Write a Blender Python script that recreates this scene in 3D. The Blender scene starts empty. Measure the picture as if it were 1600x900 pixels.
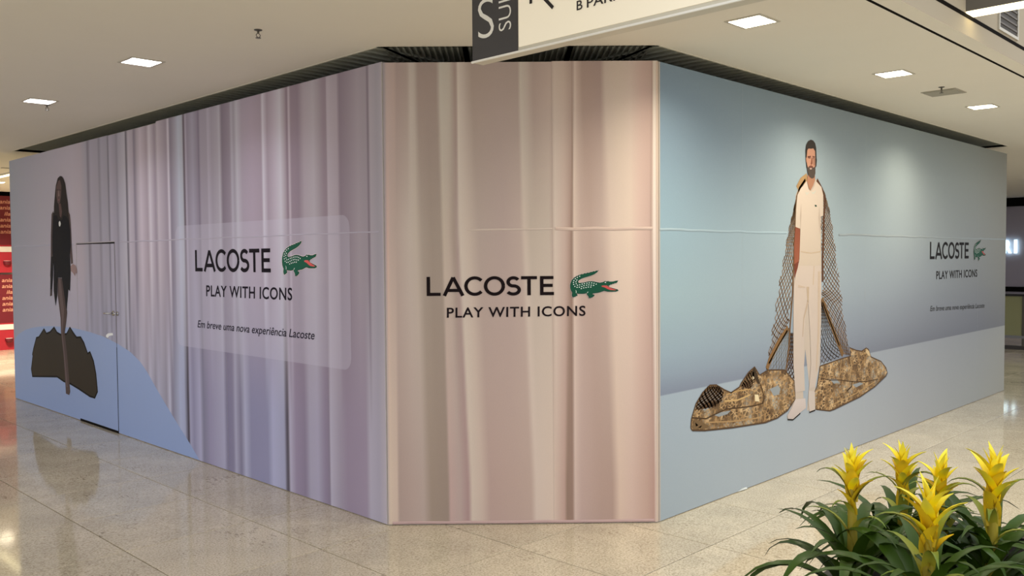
import bpy, bmesh, math, random
from mathutils import Vector, Matrix

# ------------------------------------------------------------------ camera, light, exposure
scene = bpy.context.scene
COL = scene.collection

cam_d = bpy.data.cameras.new('camera')
cam_d.sensor_fit = 'HORIZONTAL'
cam_d.sensor_width = 36.0
cam_d.lens = 36.0 * 1366.9 / 1600.0
cam_d.clip_start = 0.05
cam_d.clip_end = 200
cam = bpy.data.objects.new('camera', cam_d)
COL.objects.link(cam)
_r = Vector((0.70021827, -0.71389239, -0.00721392))
_u = Vector((0.03065952, 0.01997398, 0.99933029))
_f = Vector((0.7132702, 0.6999705, -0.03587375))
cam.matrix_world = Matrix(((_r.x, _u.x, -_f.x, 0.0), (_r.y, _u.y, -_f.y, 0.0), (_r.z, _u.z, -_f.z, 1.8086), (0, 0, 0, 1)))
scene.camera = cam

world = bpy.data.worlds.new('mall_ambient')
scene.world = world
world.use_nodes = True
wbg = world.node_tree.nodes['Background']
wbg.inputs[0].default_value = (0.95, 0.975, 1.0, 1)
wbg.inputs[1].default_value = 1.15

scene.view_settings.view_transform = 'Standard'
scene.view_settings.look = 'None'
scene.view_settings.gamma = 1.0
scene.view_settings.use_curve_mapping = False
scene.view_settings.exposure = 0.34

COOL = (0.86, 0.88, 1.0)
WARM = (1.0, 0.90, 0.70)
LIGHT_W = 16.0
HC = 3.19          # ceiling height
HH = 3.10          # hoarding height
XL, YA = 3.59, 4.71      # left hoarding plane x = XL, first corner at y = YA
XB, YR = 4.881, 3.421    # right hoarding plane y = YR, second corner at x = XB
LEN_L, LEN_C, LEN_R = 7.93, 1.825, 7.82
SEAM = 1.985
rng = random.Random(7)

# ------------------------------------------------------------------ helpers
def lin(c):
    out = []
    for x in c[:3]:
        x = max(0.0, min(1.0, x / 255.0))
        out.append(x / 12.92 if x <= 0.04045 else ((x + 0.055) / 1.055) ** 2.4)
    return out

def link(o, parent=None):
    COL.objects.link(o)
    if parent is not None:
        o.parent = parent
    return o

def tag(o, label=None, cat=None, group=None, kind=None):
    if label: o['label'] = label
    if cat: o['category'] = cat
    if group: o['group'] = group
    if kind: o['kind'] = kind
    return o

def mesh(name, verts, faces, mat, parent=None, cols=None, smooth=False):
    me = bpy.data.meshes.new(name)
    me.from_pydata([tuple(v) for v in verts], [], faces)
    if cols is not None:
        at = me.color_attributes.new('Col', 'FLOAT_COLOR', 'POINT')
        flat = []
        for c in cols:
            flat.extend((c[0], c[1], c[2], 1.0))
        at.data.foreach_set('color', flat)
    if smooth:
        me.polygons.foreach_set('use_smooth', [True] * len(me.polygons))
    me.materials.append(mat)
    me.update()
    return link(bpy.data.objects.new(name, me), parent)

def empty(name, loc=(0, 0, 0), parent=None):
    o = bpy.data.objects.new(name, None)
    o.empty_display_size = 0.1
    o.location = loc
    return link(o, parent)

class MB:
    """collects boxes, tubes and discs for one mesh"""
    def __init__(self):
        self.v, self.f = [], []
    def add(self, vs, fs):
        n = len(self.v)
        self.v += [tuple(p) for p in vs]
        self.f += [tuple(i + n for i in q) for q in fs]
        return self
    def box(self, a, b):
        x0, y0, z0 = a; x1, y1, z1 = b
        return self.add([(x0,y0,z0),(x1,y0,z0),(x1,y1,z0),(x0,y1,z0),(x0,y0,z1),(x1,y0,z1),(x1,y1,z1),(x0,y1,z1)],
                        [(3,2,1,0),(4,5,6,7),(0,1,5,4),(1,2,6,5),(2,3,7,6),(3,0,4,7)])
    def tube(self, pts, rad, n=10, cap=True):
        pts = [Vector(p) for p in pts]
        rads = rad if isinstance(rad, (list, tuple)) else [rad] * len(pts)
        vs, fs = [], []
        for i, p in enumerate(pts):
            t = (pts[min(i + 1, len(pts) - 1)] - pts[max(i - 1, 0)]).normalized()
            a = t.orthogonal().normalized() if abs(t.z) < 0.99 else Vector((1, 0, 0))
            if i and prev is not None:
                a = (prev - t * prev.dot(t)).normalized()
            prev = a
            b = t.cross(a)
            for k in range(n):
                w = 2 * math.pi * k / n
                vs.append(p + (a * math.cos(w) + b * math.sin(w)) * rads[i])
        for i in range(len(pts) - 1):
            for k in range(n):
                k2 = (k + 1) % n
                fs.append((i*n+k, i*n+k2, (i+1)*n+k2, (i+1)*n+k))
        if cap:
            fs.append(tuple(range(n - 1, -1, -1)))
            fs.append(tuple((len(pts) - 1) * n + k for k in range(n)))
        return self.add(vs, fs)
    def build(self, name, mat, parent=None, smooth=False):
        return mesh(name, self.v, self.f, mat, parent, smooth=smooth)

# ------------------------------------------------------------------ materials
def mat_new(name):
    m = bpy.data.materials.new(name)
    m.use_nodes = True
    nt = m.node_tree
    return m, nt, nt.nodes['Principled BSDF']

def plain(name, rgb, rough=0.5, metal=0.0, spec=0.5, noise=0.04, scale=20.0):
    m, nt, b = mat_new(name)
    c = lin(rgb)
    tc = nt.nodes.new('ShaderNodeTexCoord')
    nz = nt.nodes.new('ShaderNodeTexNoise')
    nz.inputs['Scale'].default_value = scale
    nz.inputs['Detail'].default_value = 4
    mr = nt.nodes.new('ShaderNodeMapRange')
    mr.inputs['To Min'].default_value = 1 - noise
    mr.inputs['To Max'].default_value = 1 + noise
    mx = nt.nodes.new('ShaderNodeMix'); mx.data_type = 'RGBA'; mx.blend_type = 'MULTIPLY'
    mx.inputs[0].default_value = 1
    mx.inputs[6].default_value = (*c, 1)
    nt.links.new(tc.outputs['Object'], nz.inputs['Vector'])
    nt.links.new(nz.outputs['Fac'], mr.inputs['Value'])
    nt.links.new(mr.outputs[0], mx.inputs[7])
    nt.links.new(mx.outputs[2], b.inputs['Base Color'])
    b.inputs['Roughness'].default_value = rough
    b.inputs['Metallic'].default_value = metal
    b.inputs['Specular IOR Level'].default_value = spec
    return m

def emit(name, rgb, strength):
    m, nt, b = mat_new(name)
    c = lin(rgb)
    b.inputs['Base Color'].default_value = (*c, 1)
    b.inputs['Emission Color'].default_value = (*c, 1)
    b.inputs['Emission Strength'].default_value = strength
    return m

def print_material(name, rough=0.42, weave=0.05):
    """printed vinyl: the print is stored per vertex, the weave is a fine procedural grain"""
    m, nt, b = mat_new(name)
    at = nt.nodes.new('ShaderNodeAttribute'); at.attribute_name = 'Col'
    tc = nt.nodes.new('ShaderNodeTexCoord')
    nz = nt.nodes.new('ShaderNodeTexNoise'); nz.inputs['Scale'].default_value = 180; nz.inputs['Detail'].default_value = 3
    mr = nt.nodes.new('ShaderNodeMapRange')
    mr.inputs['To Min'].default_value = 1 - weave; mr.inputs['To Max'].default_value = 1 + weave
    mx = nt.nodes.new('ShaderNodeMix'); mx.data_type = 'RGBA'; mx.blend_type = 'MULTIPLY'; mx.inputs[0].default_value = 1
    nt.links.new(tc.outputs['Object'], nz.inputs['Vector'])
    nt.links.new(nz.outputs['Fac'], mr.inputs['Value'])
    nt.links.new(at.outputs['Color'], mx.inputs[6])
    nt.links.new(mr.outputs[0], mx.inputs[7])
    nt.links.new(mx.outputs[2], b.inputs['Base Color'])
    b.inputs['Roughness'].default_value = rough
    b.inputs['Specular IOR Level'].default_value = 0.04
    # long soft waviness of the stuck-on vinyl
    nb = nt.nodes.new('ShaderNodeTexNoise'); nb.inputs['Scale'].default_value = 2.2; nb.inputs['Detail'].default_value = 1
    bp = nt.nodes.new('ShaderNodeBump'); bp.inputs['Strength'].default_value = 0.08; bp.inputs['Distance'].default_value = 0.05
    nt.links.new(tc.outputs['Object'], nb.inputs['Vector'])
    nt.links.new(nb.outputs['Fac'], bp.inputs['Height'])
    nt.links.new(bp.outputs[0], b.inputs['Normal'])
    return m

def granite_material():
    m, nt, b = mat_new('polished_granite')
    N = nt.nodes.new; K = nt.links.new
    g = N('ShaderNodeNewGeometry')
    oi = N('ShaderNodeObjectInfo')
    sh = N('ShaderNodeVectorMath'); sh.operation = 'ADD'
    sc_ = N('ShaderNodeVectorMath'); sc_.operation = 'SCALE'; sc_.inputs['Scale'].default_value = 9.0
    cmb = N('ShaderNodeCombineXYZ')
    K(oi.outputs['Random'], cmb.inputs[2]); K(cmb.outputs[0], sc_.inputs[0])
    K(g.outputs['Position'], sh.inputs[0]); K(sc_.outputs[0], sh.inputs[1])
    # fine grain
    n1 = N('ShaderNodeTexNoise'); n1.inputs['Scale'].default_value = 85; n1.inputs['Detail'].default_value = 5; n1.inputs['Roughness'].default_value = 0.7
    K(sh.outputs[0], n1.inputs['Vector'])
    r1 = N('ShaderNodeValToRGB')
    e = r1.color_ramp.elements
    e[0].position = 0.30; e[0].color = (*lin((146, 132, 110)), 1)
    e[1].position = 0.66; e[1].color = (*lin((226, 215, 192)), 1)
    x = e.new(0.47); x.color = (*lin((200, 188, 164)), 1)
    K(n1.outputs['Fac'], r1.inputs[0])
    # large soft clouds
    n2 = N('ShaderNodeTexNoise'); n2.inputs['Scale'].default_value = 3.2; n2.inputs['Detail'].default_value = 3
    K(sh.outputs[0], n2.inputs['Vector'])
    m2 = N('ShaderNodeMapRange'); m2.inputs['From Min'].default_value = 0.3; m2.inputs['From Max'].default_value = 0.7
    m2.inputs['To Min'].default_value = 0.88; m2.inputs['To Max'].default_value = 1.06
    K(n2.outputs['Fac'], m2.inputs['Value'])
    mx = N('ShaderNodeMix'); mx.data_type = 'RGBA'; mx.blend_type = 'MULTIPLY'; mx.inputs[0].default_value = 1
    K(r1.outputs[0], mx.inputs[6]); K(m2.outputs[0], mx.inputs[7])
    # dark drawn-out flecks
    mp = N('ShaderNodeMapping'); mp.inputs['Scale'].default_value = (62, 20, 1); mp.inputs['Rotation'].default_value = (0, 0, math.radians(-45))
    K(sh.outputs[0], mp.inputs['Vector'])
    n3 = N('ShaderNodeTexNoise'); n3.inputs['Scale'].default_value = 1.0; n3.inputs['Detail'].default_value = 3
    K(mp.outputs[0], n3.inputs['Vector'])
    n4 = N('ShaderNodeTexNoise'); n4.inputs['Scale'].default_value = 2.5
    K(sh.outputs[0], n4.inputs['Vector'])
    pr = N('ShaderNodeMath'); pr.operation = 'MULTIPLY'
    K(n3.outputs['Fac'], pr.inputs[0]); K(n4.outputs['Fac'], pr.inputs[1])
    m3 = N('ShaderNodeMapRange'); m3.inputs['From Min'].default_value = 0.37; m3.inputs['From Max'].default_value = 0.44
    m3.inputs['To Min'].default_value = 0.0; m3.inputs['To Max'].default_value = 0.55
    K(pr.outputs[0], m3.inputs['Value'])
    mz = N('ShaderNodeMix'); mz.data_type = 'RGBA'
    mz.inputs[7].default_value = (*lin((104, 88, 66)), 1)
    K(m3.outputs[0], mz.inputs[0]); K(mx.outputs[2], mz.inputs[6])
    # each tile a touch lighter or darker
    mo = N('ShaderNodeMapRange'); mo.inputs['To Min'].default_value = 0.95; mo.inputs['To Max'].default_value = 1.04
    K(oi.outputs['Random'], mo.inputs['Value'])
    my = N('ShaderNodeMix'); my.data_type = 'RGBA'; my.blend_type = 'MULTIPLY'; my.inputs[0].default_value = 1
    K(mz.outputs[2], my.inputs[6]); K(mo.outputs[0], my.inputs[7])
    K(my.outputs[2], b.inputs['Base Color'])
    b.inputs['Roughness'].default_value = 0.07
    b.inputs['Specular IOR Level'].default_value = 0.5
    return m

def ramp_material(name, stops, rough=0.4, trans=0.0):
    """colour along the length of a leaf (attribute 't')"""
    m, nt, b = mat_new(name)
    at = nt.nodes.new('ShaderNodeAttribute'); at.attribute_name = 'Col'
    sp = nt.nodes.new('ShaderNodeSeparateColor')
    nt.links.new(at.outputs['Color'], sp.inputs[0])
    oi = nt.nodes.new('ShaderNodeObjectInfo')
    r = nt.nodes.new('ShaderNodeValToRGB')
    e = r.color_ramp.elements
    e[0].position = stops[0][0]; e[0].color = (*lin(stops[0][1]), 1)
    e[1].position = stops[-1][0]; e[1].color = (*lin(stops[-1][1]), 1)
    for p, c in stops[1:-1]:
        k = e.new(p); k.color = (*lin(c), 1)
    nt.links.new(sp.outputs[0], r.inputs[0])
    mr = nt.nodes.new('ShaderNodeMapRange'); mr.inputs['To Min'].default_value = 0.85; mr.inputs['To Max'].default_value = 1.12
    nt.links.new(oi.outputs['Random'], mr.inputs['Value'])
    mx = nt.nodes.new('ShaderNodeMix'); mx.data_type = 'RGBA'; mx.blend_type = 'MULTIPLY'; mx.inputs[0].default_value = 1
    nt.links.new(r.outputs[0], mx.inputs[6]); nt.links.new(mr.outputs[0], mx.inputs[7])
    nt.links.new(mx.outputs[2], b.inputs['Base Color'])
    b.inputs['Roughness'].default_value = rough
    b.inputs['Specular IOR Level'].default_value = 0.22
    return m

M = {}
M['granite'] = granite_material()
M['grout'] = plain('grout', (70, 60, 48), 0.8)
M['ceiling'] = plain('ceiling_paint', (238, 233, 222), 0.9, spec=0.1, noise=0.015, scale=3)
M['soffit'] = plain('dark_soffit_metal', (176, 178, 168), 0.6, spec=0.2)
M['black'] = plain('black_void', (14, 14, 13), 0.9, spec=0.05)
M['slot'] = plain('shadow_gap', (22, 18, 15), 0.9, spec=0.05)
M['edge'] = plain('ceiling_edge_bead', (214, 210, 196), 0.5)
M['core'] = plain('hoarding_core', (190, 184, 180), 0.7)
M['print'] = print_material('printed_vinyl', 0.55)
M['ink'] = print_material('printed_ink', 0.55, 0.02)
M['steel'] = plain('brushed_steel', (190, 190, 192), 0.25, 1.0)
M['darksteel'] = plain('dark_fitting', (96, 92, 84), 0.4, 0.6)
M['fixture'] = plain('fixture_trim', (196, 190, 176), 0.5)
M['reflector'] = plain('fixture_reflector', (235, 232, 225), 0.35)
M['lamp_cool'] = emit('lamp_cool', (255, 250, 244), 5.0)
M['lamp_warm'] = emit('lamp_warm', (255, 249, 232), 5.0)
M['linear'] = emit('linear_lamp', (255, 240, 188), 3.0)
M['sign_dark'] = plain('sign_charcoal', (66, 64, 66), 0.5)
M['sign_cream'] = emit('sign_cream_backlit', (236, 226, 204), 0.25)
M['sign_frame'] = plain('sign_frame', (214, 208, 192), 0.4)
M['white'] = plain('white_letters', (245, 243, 236), 0.5, noise=0.01)
M['blackink'] = plain('black_letters', (26, 20, 22), 0.5, noise=0.01)
M['planter'] = plain('planter_charcoal', (62, 57, 53), 0.5)
M['rim'] = plain('planter_rim', (20, 18, 17), 0.4)
M['soil'] = plain('potting_soil', (44, 33, 24), 0.95, noise=0.4, scale=60)

# ------------------------------------------------------------------ wall frames: (u along, v up, proud of the face)
S2 = 2 ** -0.5
# ink brightness and tint per face, making up for uneven light
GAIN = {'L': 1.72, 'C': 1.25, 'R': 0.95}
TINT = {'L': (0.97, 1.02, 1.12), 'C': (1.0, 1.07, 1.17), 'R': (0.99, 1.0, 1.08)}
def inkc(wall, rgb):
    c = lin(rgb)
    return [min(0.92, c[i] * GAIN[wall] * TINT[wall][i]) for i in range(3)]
def WP(wall, u, v, off=0.0):
    if wall == 'L':
        return (XL - off, YA + u, v)
    if wall == 'R':
        return (XB + u, YR - off, v)
    return (XL + (u - off) * S2, YA - (u + off) * S2, v)

def poly(name, wall, pts, rgb, parent, off, rgb2=None, mat=None):
    """flat printed shape: traced outline in wall metres"""
    c = inkc(wall, rgb)
    cols = [c] * len(pts)
    if rgb2:
        c2 = inkc(wall, rgb2); vs = [p[1] for p in pts]; a, b = min(vs), max(vs)
        cols = [[c2[i] + (c[i] - c2[i]) * (p[1] - a) / (b - a) for i in range(3)] for p in pts]
    order = list(range(len(pts)))
    area = sum(pts[i][0] * pts[i - 1][1] - pts[i - 1][0] * pts[i][1] for i in range(len(pts)))
    # keep every face turned to the aisle
    flip = (area > 0) if wall == 'L' else (area < 0)
    if wall == 'L': order = order if flip else order[::-1]
    else: order = order[::-1] if not flip else order
    return mesh(name, [WP(wall, u, v, off) for u, v in pts], [tuple(order)], mat or M['ink'], parent, cols)

class Strokes:
    """many flat brush strokes of one printed part"""
    def __init__(self, wall, off):
        self.w, self.off, self.v, self.f, self.c = wall, off, [], [], []
    def line(self, pts, width, rgb):
        c = inkc(self.w, rgb); n = len(pts); base = len(self.v)
        for i, p in enumerate(pts):
            a = pts[max(i - 1, 0)]; b = pts[min(i + 1, n - 1)]
            dx, dy = b[0] - a[0], b[1] - a[1]; L = math.hypot(dx, dy) or 1
            nx, ny = -dy / L * width / 2, dx / L * width / 2
            self.v.append(WP(self.w, p[0] + nx, p[1] + ny, self.off)); self.v.append(WP(self.w, p[0] - nx, p[1] - ny, self.off))
            self.c += [c, c]
        for i in range(n - 1):
            self.f.append((base + 2*i, base + 2*i + 1, base + 2*i + 3, base + 2*i + 2))
    def shape(self, pts, rgb):
        c = inkc(self.w, rgb); b = len(self.v)
        self.v += [WP(self.w, u, v, self.off) for u, v in pts]; self.c += [c] * len(pts)
        self.f.append(tuple(range(b, b + len(pts))))
    def build(self, name, parent):
        return mesh(name, self.v, self.f, M['ink'], parent, self.c)

def inside(p, pts):
    x, y = p; r = False
    for i in range(len(pts)):
        (x1, y1), (x2, y2) = pts[i - 1], pts[i]
        if (y1 > y) != (y2 > y) and x < (x2 - x1) * (y - y1) / (y2 - y1) + x1:
            r = not r
    return r

# ------------------------------------------------------------------ lettering
_tcache = {}
def text_shape(body, shear=0.0, weight=0.0, spacing=1.0):
    key = (body, shear, weight, spacing)
    if key in _tcache: return _tcache[key]
    c = bpy.data.curves.new('lettering', 'FONT')
    c.body = body; c.shear = shear; c.offset = weight; c.space_character = spacing
    c.resolution_u = 4; c.fill_mode = 'FRONT'
    o = bpy.data.objects.new('lettering', c)
    COL.objects.link(o)
    dg = bpy.context.evaluated_depsgraph_get()
    me = o.evaluated_get(dg).to_mesh()
    vs = [(v.co.x, v.co.y) for v in me.vertices]
    fs = [tuple(p.vertices) for p in me.polygons]
    o.evaluated_get(dg).to_mesh_clear()
    bpy.data.objects.remove(o); bpy.data.curves.remove(c)
    x0 = min(v[0] for v in vs); x1 = max(v[0] for v in vs); y0 = min(v[1] for v in vs); y1 = max(v[1] for v in vs)
    vs = [((a - x0) / (x1 - x0), (b - y0) / (y1 - y0)) for a, b in vs]
    _tcache[key] = (vs, fs)
    return vs, fs

def arc(cx, cy, rx, ry, a0, a1, n=14):
    return [(cx + rx * math.cos(math.radians(a0 + (a1 - a0) * i / n)), cy + ry * math.sin(math.radians(a0 + (a1 - a0) * i / n))) for i in range(n + 1)]

def brand_letters():
    """the wide geometric capitals of the headline, drawn as strokes in a 1-high em"""
    w = 0.165
    strokes = []; x = 0.0
    def st(pts, closed=False): strokes.append(([(x + a, b) for a, b in pts], w, closed))
    h = w / 2
    st([(h, 1), (h, h), (0.66, h)]); x += 0.78
    st([(0.055, 0), (0.475, 0.96)]); st([(0.475, 0.96), (0.93, 0)]); st([(0.22, 0.28), (0.76, 0.28)]); x += 1.0
    st(arc(0.5, 0.5, 0.42, 0.43, 42, 318, 22)); x += 0.93
    st(arc(0.5, 0.5, 0.42, 0.43, 0, 360, 30)); x += 1.04
    st(arc(0.36, 0.705, 0.25, 0.215, 30, 255, 16)[0:] + arc(0.345, 0.285, 0.29, 0.215, 75, -150, 18)); x += 0.72
    st([(0.0, 1 - h), (0.76, 1 - h)]); st([(0.38, 1 - h), (0.38, 0)]); x += 0.90
    st([(h, 0), (h, 1)]); st([(h, 1 - h), (0.64, 1 - h)]); st([(h, 0.51), (0.6, 0.51)]); st([(h, h), (0.66, h)]); x += 0.68
    return strokes, x

def put_brand(wall, rect, parent, off, rgb=(30, 22, 24)):
    (u0, v0), (u1, v1) = rect
    strokes, total = brand_letters()
    vs, fs = [], []
    for k, (pts, w, closed) in enumerate(strokes):
        b = len(vs); n = len(pts)
        for i, p in enumerate(pts):
            a = pts[max(i - 1, 0)]; c = pts[min(i + 1, n - 1)]
            if i == 0 or i == n - 1 or n > 8:
                d = Vector((c[0] - a[0], c[1] - a[1])).normalized(); m = Vector((-d.y, d.x)) * w / 2
            else:
                d1 = Vector((p[0] - a[0], p[1] - a[1])).normalized(); d2 = Vector((c[0] - p[0], c[1] - p[1])).normalized()
                n1 = Vector((-d1.y, d1.x)); n2 = Vector((-d2.y, d2.x)); m = (n1 + n2); m = m / max(0.3, m.dot(n1)) * w / 2
            vs.append((p[0] + m.x, p[1] + m.y, k)); vs.append((p[0] - m.x, p[1] - m.y, k))
        for i in range(n - 1):
            fs.append((b + 2*i, b + 2*i + 1, b + 2*i + 3, b + 2*i + 2))
    V = [WP(wall, u0 + (u1 - u0) * a / total, v0 + (v1 - v0) * c, off + 0.00005 * k) for a, c, k in vs]
    return mesh('headline_lettering', V, fs, M['ink'], parent, [lin(rgb)] * len(V))

def put_text(name, wall, body, quad, parent, off, rgb=(34, 26, 30), shear=0.0, weight=0.0, spacing=1.0):
    """quad: bottom-left, bottom-right, top-left of the line of type in wall metres"""
    vs, fs = text_shape(body, shear, weight, spacing)
    (a0, b0), (a1, b1), (a2, b2) = quad
    V = [WP(wall, a0 + (a1 - a0) * x + (a2 - a0) * y, b0 + (b1 - b0) * x + (b2 - b0) * y, off) for x, y in vs]
    return mesh(name, V, fs, M['ink'], parent, [lin(rgb)] * len(V))

CROC = [(848,140),(815,165),(790,158),(760,180),(735,172),(700,190),(675,185),(640,205),(610,200),(580,218),(550,212),(520,232),(490,228),(460,245),(435,245),(410,268),(390,265),(370,290),(345,295),(325,325),(300,340),(285,380),(268,420),(262,480),(270,540),(285,575),(305,600),
 (295,650),(305,685),(325,708),(340,690),(360,692),(385,675),(410,670),(410,645),(390,620),(420,628),(500,632),(575,625),(598,610),(592,640),(615,665),(630,690),(632,725),(650,712),(662,728),(682,706),(700,712),(722,692),(755,670),(745,645),(710,640),(720,625),(830,612),(900,590),(945,575),
 (1010,590),(1100,592),(1180,590),(1235,570),(1215,545),(1160,530),(1110,515),(1050,498),(1035,465),(1060,462),(1075,445),(1100,448),(1115,430),(1140,434),(1155,418),(1180,420),(1205,405),(1228,365),(1180,370),(1120,385),(1050,385),(1030,375),(990,380),(960,372),(920,395),(860,405),(800,395),(740,380),(680,375),(620,380),(540,400),(440,410),(425,385),(440,355),(500,320),(580,295),(680,265),(750,235),(810,195)]
CROC_RED = [(890,470),(940,462),(1000,464),(1050,500),(1120,530),(1190,555),(1150,562),(1060,555),(1010,535),(960,505),(900,488)]
CROC_DOTS = [(455,275),(408,297),(368,323),(398,350),(340,360),(380,385),(330,398),(385,425),(335,438),(410,455),(358,477),(402,497),(455,448),(447,493),(505,432),(497,480),(487,523),(550,425),(540,465),(535,510),(600,415),(592,455),(580,503),(645,410),(637,450),(628,493),(695,410),(685,455),(677,493),(742,418),(733,460),(785,435)]

def inset(pts, d):
    n = len(pts); out = []
    area = sum(pts[i - 1][0] * pts[i][1] - pts[i][0] * pts[i - 1][1] for i in range(n))
    sg = 1 if area > 0 else -1
    for i in range(n):
        a, p, c = Vector(pts[i - 1]), Vector(pts[i]), Vector(pts[(i + 1) % n])
        d1 = (p - a).normalized(); d2 = (c - p).normalized()
        m = Vector((-d1.y - d2.y, d1.x + d2.x))
        m = m.normalized() if m.length > 1e-4 else Vector((-d1.y, d1.x))
        out.append((p.x + sg * m.x * d, p.y + sg * m.y * d))
    return out

def put_croc(wall, rect, parent, off, soft=0.0):
    """rect: lower-left and upper-right corner of the emblem in wall metres"""
    (u0, v0), (u1, v1) = rect
    def mp(pts): return [(u0 + (u1 - u0) * (x - 262) / 973.0, v1 + (v0 - v1) * (y - 140) / 588.0) for x, y in pts]
    def mixc(c): return tuple(c[i] * (1 - soft) + (140, 145, 138)[i] * soft for i in range(3))
    root = poly('crocodile_emblem', wall, mp(inset(CROC, -6)), mixc((196, 184, 172)), parent, off)
    root['label'] = 'green crocodile emblem with open red mouth'
    poly('outline', wall, mp(CROC), mixc((30, 38, 30)), root, off + 0.0006)
    poly('body', wall, mp(inset(CROC, 9)), mixc((30, 74, 55)), root, off + 0.0012)
    poly('mouth', wall, mp(CROC_RED), mixc((180, 78, 74)), root, off + 0.0018)
    s = Strokes(wall, off + 0.0018)
    for x, y in CROC_DOTS:
        s.shape(mp([(x - 14, y + 4), (x - 2, y - 12), (x + 14, y - 4), (x + 4, y + 12)]), mixc((214, 222, 206)))
    s.shape(mp([(952, 404), (968, 392), (988, 400), (972, 414)]), mixc((240, 240, 232)))
    for q in ([(372,545),(392,575),(390,610),(376,612),(380,580)], [(600,605),(622,585),(628,590),(608,616)]):
        s.shape(mp(q), mixc((200, 208, 190)))
    s.build('scale_marks', root)
    return root

# ------------------------------------------------------------------ floor
TX, TY, TS = 2.141, 2.900, 0.857
floor = mesh('floor', [(-14, -14, -0.012), (40, -14, -0.012), (40, 34, -0.012), (-14, 34, -0.012)], [(0, 1, 2, 3)], M['grout'])
tag(floor, 'cream speckled granite tile floor with thin dark joints', None, None, 'structure')

def tile_data(g=0.0034):
    h = TS / 2 - g; b = 0.0016
    vs = [(-h, -h, -0.012), (h, -h, -0.012), (h, h, -0.012), (-h, h, -0.012),
          (-h, -h, -b), (h, -h, -b), (h, h, -b), (-h, h, -b),
          (-h + b, -h + b, 0), (h - b, -h + b, 0), (h - b, h - b, 0), (-h + b, h - b, 0)]
    fs = [(0, 1, 5, 4), (1, 2, 6, 5), (2, 3, 7, 6), (3, 0, 4, 7), (4, 5, 9, 8), (5, 6, 10, 9), (6, 7, 11, 10), (7, 4, 8, 11), (8, 9, 10, 11)]
    return vs, fs
tv, tf = tile_data()
tme = bpy.data.meshes.new('tile'); tme.from_pydata(tv, [], tf); tme.materials.append(M['granite'])
def in_shop(x, y):
    return x > XL + 0.75 and y > YR + 0.75 and x + y > XL + YA + 1.1 and x < XB + LEN_R - 0.7 and y < YA + LEN_L - 0.7
def view(x, y):
    d = x * _f.x + y * _f.y
    if d < 3.9: return None
    s = (x * _r.x + y * _r.y) / d
    return d if abs(s) < 0.66 else None
cells, rest = [], []
for i in range(-14, 32):
    for j in range(-14, 28):
        x, y = TX + (i + 0.5) * TS, TY + (j + 0.5) * TS
        if in_shop(x, y): continue
        d = view(x, y)
        hid = x > XL + 0.5 and y > YR + 0.5 and x + y > XL + YA + 0.8 and x < XB + LEN_R and y < YA + LEN_L
        if d and not hid: cells.append((d, x, y))
        else: rest.append((x, y))
cells.sort()
for d, x, y in cells[:290]:
    o = bpy.data.objects.new('tile', tme); o.location = (x, y, 0); link(o, floor)
rest += [(x, y) for d, x, y in cells[290:]]
RV, RF = [], []
for x, y in rest:
    n = len(RV); RV += [(a + x, b + y, c) for a, b, c in tv]; RF += [tuple(k + n for k in q) for q in tf]
o = mesh('tile_field', RV, RF, M['granite'], floor); o['kind'] = 'stuff'

# ------------------------------------------------------------------ ceiling with its fixture openings
FIX = [('cool', 2.60, 6.17), ('cool', 2.60, 8.29), ('warm', 4.735, 2.64), ('warm', 6.888, 2.64), ('warm', 9.04, 2.64), ('warm', 4.72, 17.4)]
HS = 0.105
SLOT_X, SLOT_Y = XL - 0.07, YR - 0.05      # where the ceiling stops in front of the hoarding
YF = 1.856                                  # ceiling edge towards the open hall
def cells_with_holes(x0, x1, y0, y1, holes, z):
    xs = sorted({x0, x1, *[min(max(h[k], x0), x1) for h in holes for k in (0, 2)]})
    ys = sorted({y0, y1, *[min(max(h[k], y0), y1) for h in holes for k in (1, 3)]})
    vs, fs = [], []
    for a, b in zip(xs, xs[1:]):
        for c, d in zip(ys, ys[1:]):
            mx, my = (a + b) / 2, (c + d) / 2
            if any(h[0] < mx < h[2] and h[1] < my < h[3] for h in holes): continue
            n = len(vs); vs += [(a, c, z), (a, d, z), (b, d, z), (b, c, z)]; fs.append((n, n + 1, n + 2, n + 3))
    return vs, fs
holes = [(x - HS, y - HS, x + HS, y + HS) for _, x, y in FIX]
G1 = 1.968; GW = 0.022                       # shadow gap near the edge
YE_L, XE_R = YA + 7.55, XB + 7.72            # where the recess over the hoarding ends
XW = -2.5                                     # made-up ceiling edge, set to tune the light reaching the left face
cv, cf = [], []
def addc(x0, x1, y0, y1):
    v, f = cells_with_holes(x0, x1, y0, y1, holes, HC)
    n = len(cv); cv.extend(v); cf.extend([tuple(i + n for i in q) for q in f])
CUT = SLOT_X + (YA + 0.03) - 0.05
k45 = (XL + YA) - 0.07 * 2 ** 0.5            # the splayed middle edge  x + y = k45
yl = k45 - SLOT_X; xr = k45 - SLOT_Y
addc(XW, SLOT_X, yl, 32)                     # in front of the left face
addc(xr, 36, G1 + GW, SLOT_Y)                # in front of the right face
addc(XW, SLOT_X, G1 + GW, SLOT_Y)
addc(XW, SLOT_X, SLOT_Y, yl)
n = len(cv); cv += [(SLOT_X, SLOT_Y, HC), (SLOT_X, yl, HC), (xr, SLOT_Y, HC)]; cf.append((n, n + 1, n + 2))
addc(SLOT_X, xr, G1 + GW, SLOT_Y)
addc(SLOT_X, 36, YE_L, 32)                   # past the far end of the left face
addc(XE_R, 36, SLOT_Y, YE_L)                 # past the far end of the right face
addc(XW, 36, YF, G1)                         # edge strip
ceiling = mesh('ceiling', cv, cf, M['ceiling'])
tag(ceiling, 'flat off-white plaster ceiling', None, None, 'structure')
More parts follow.
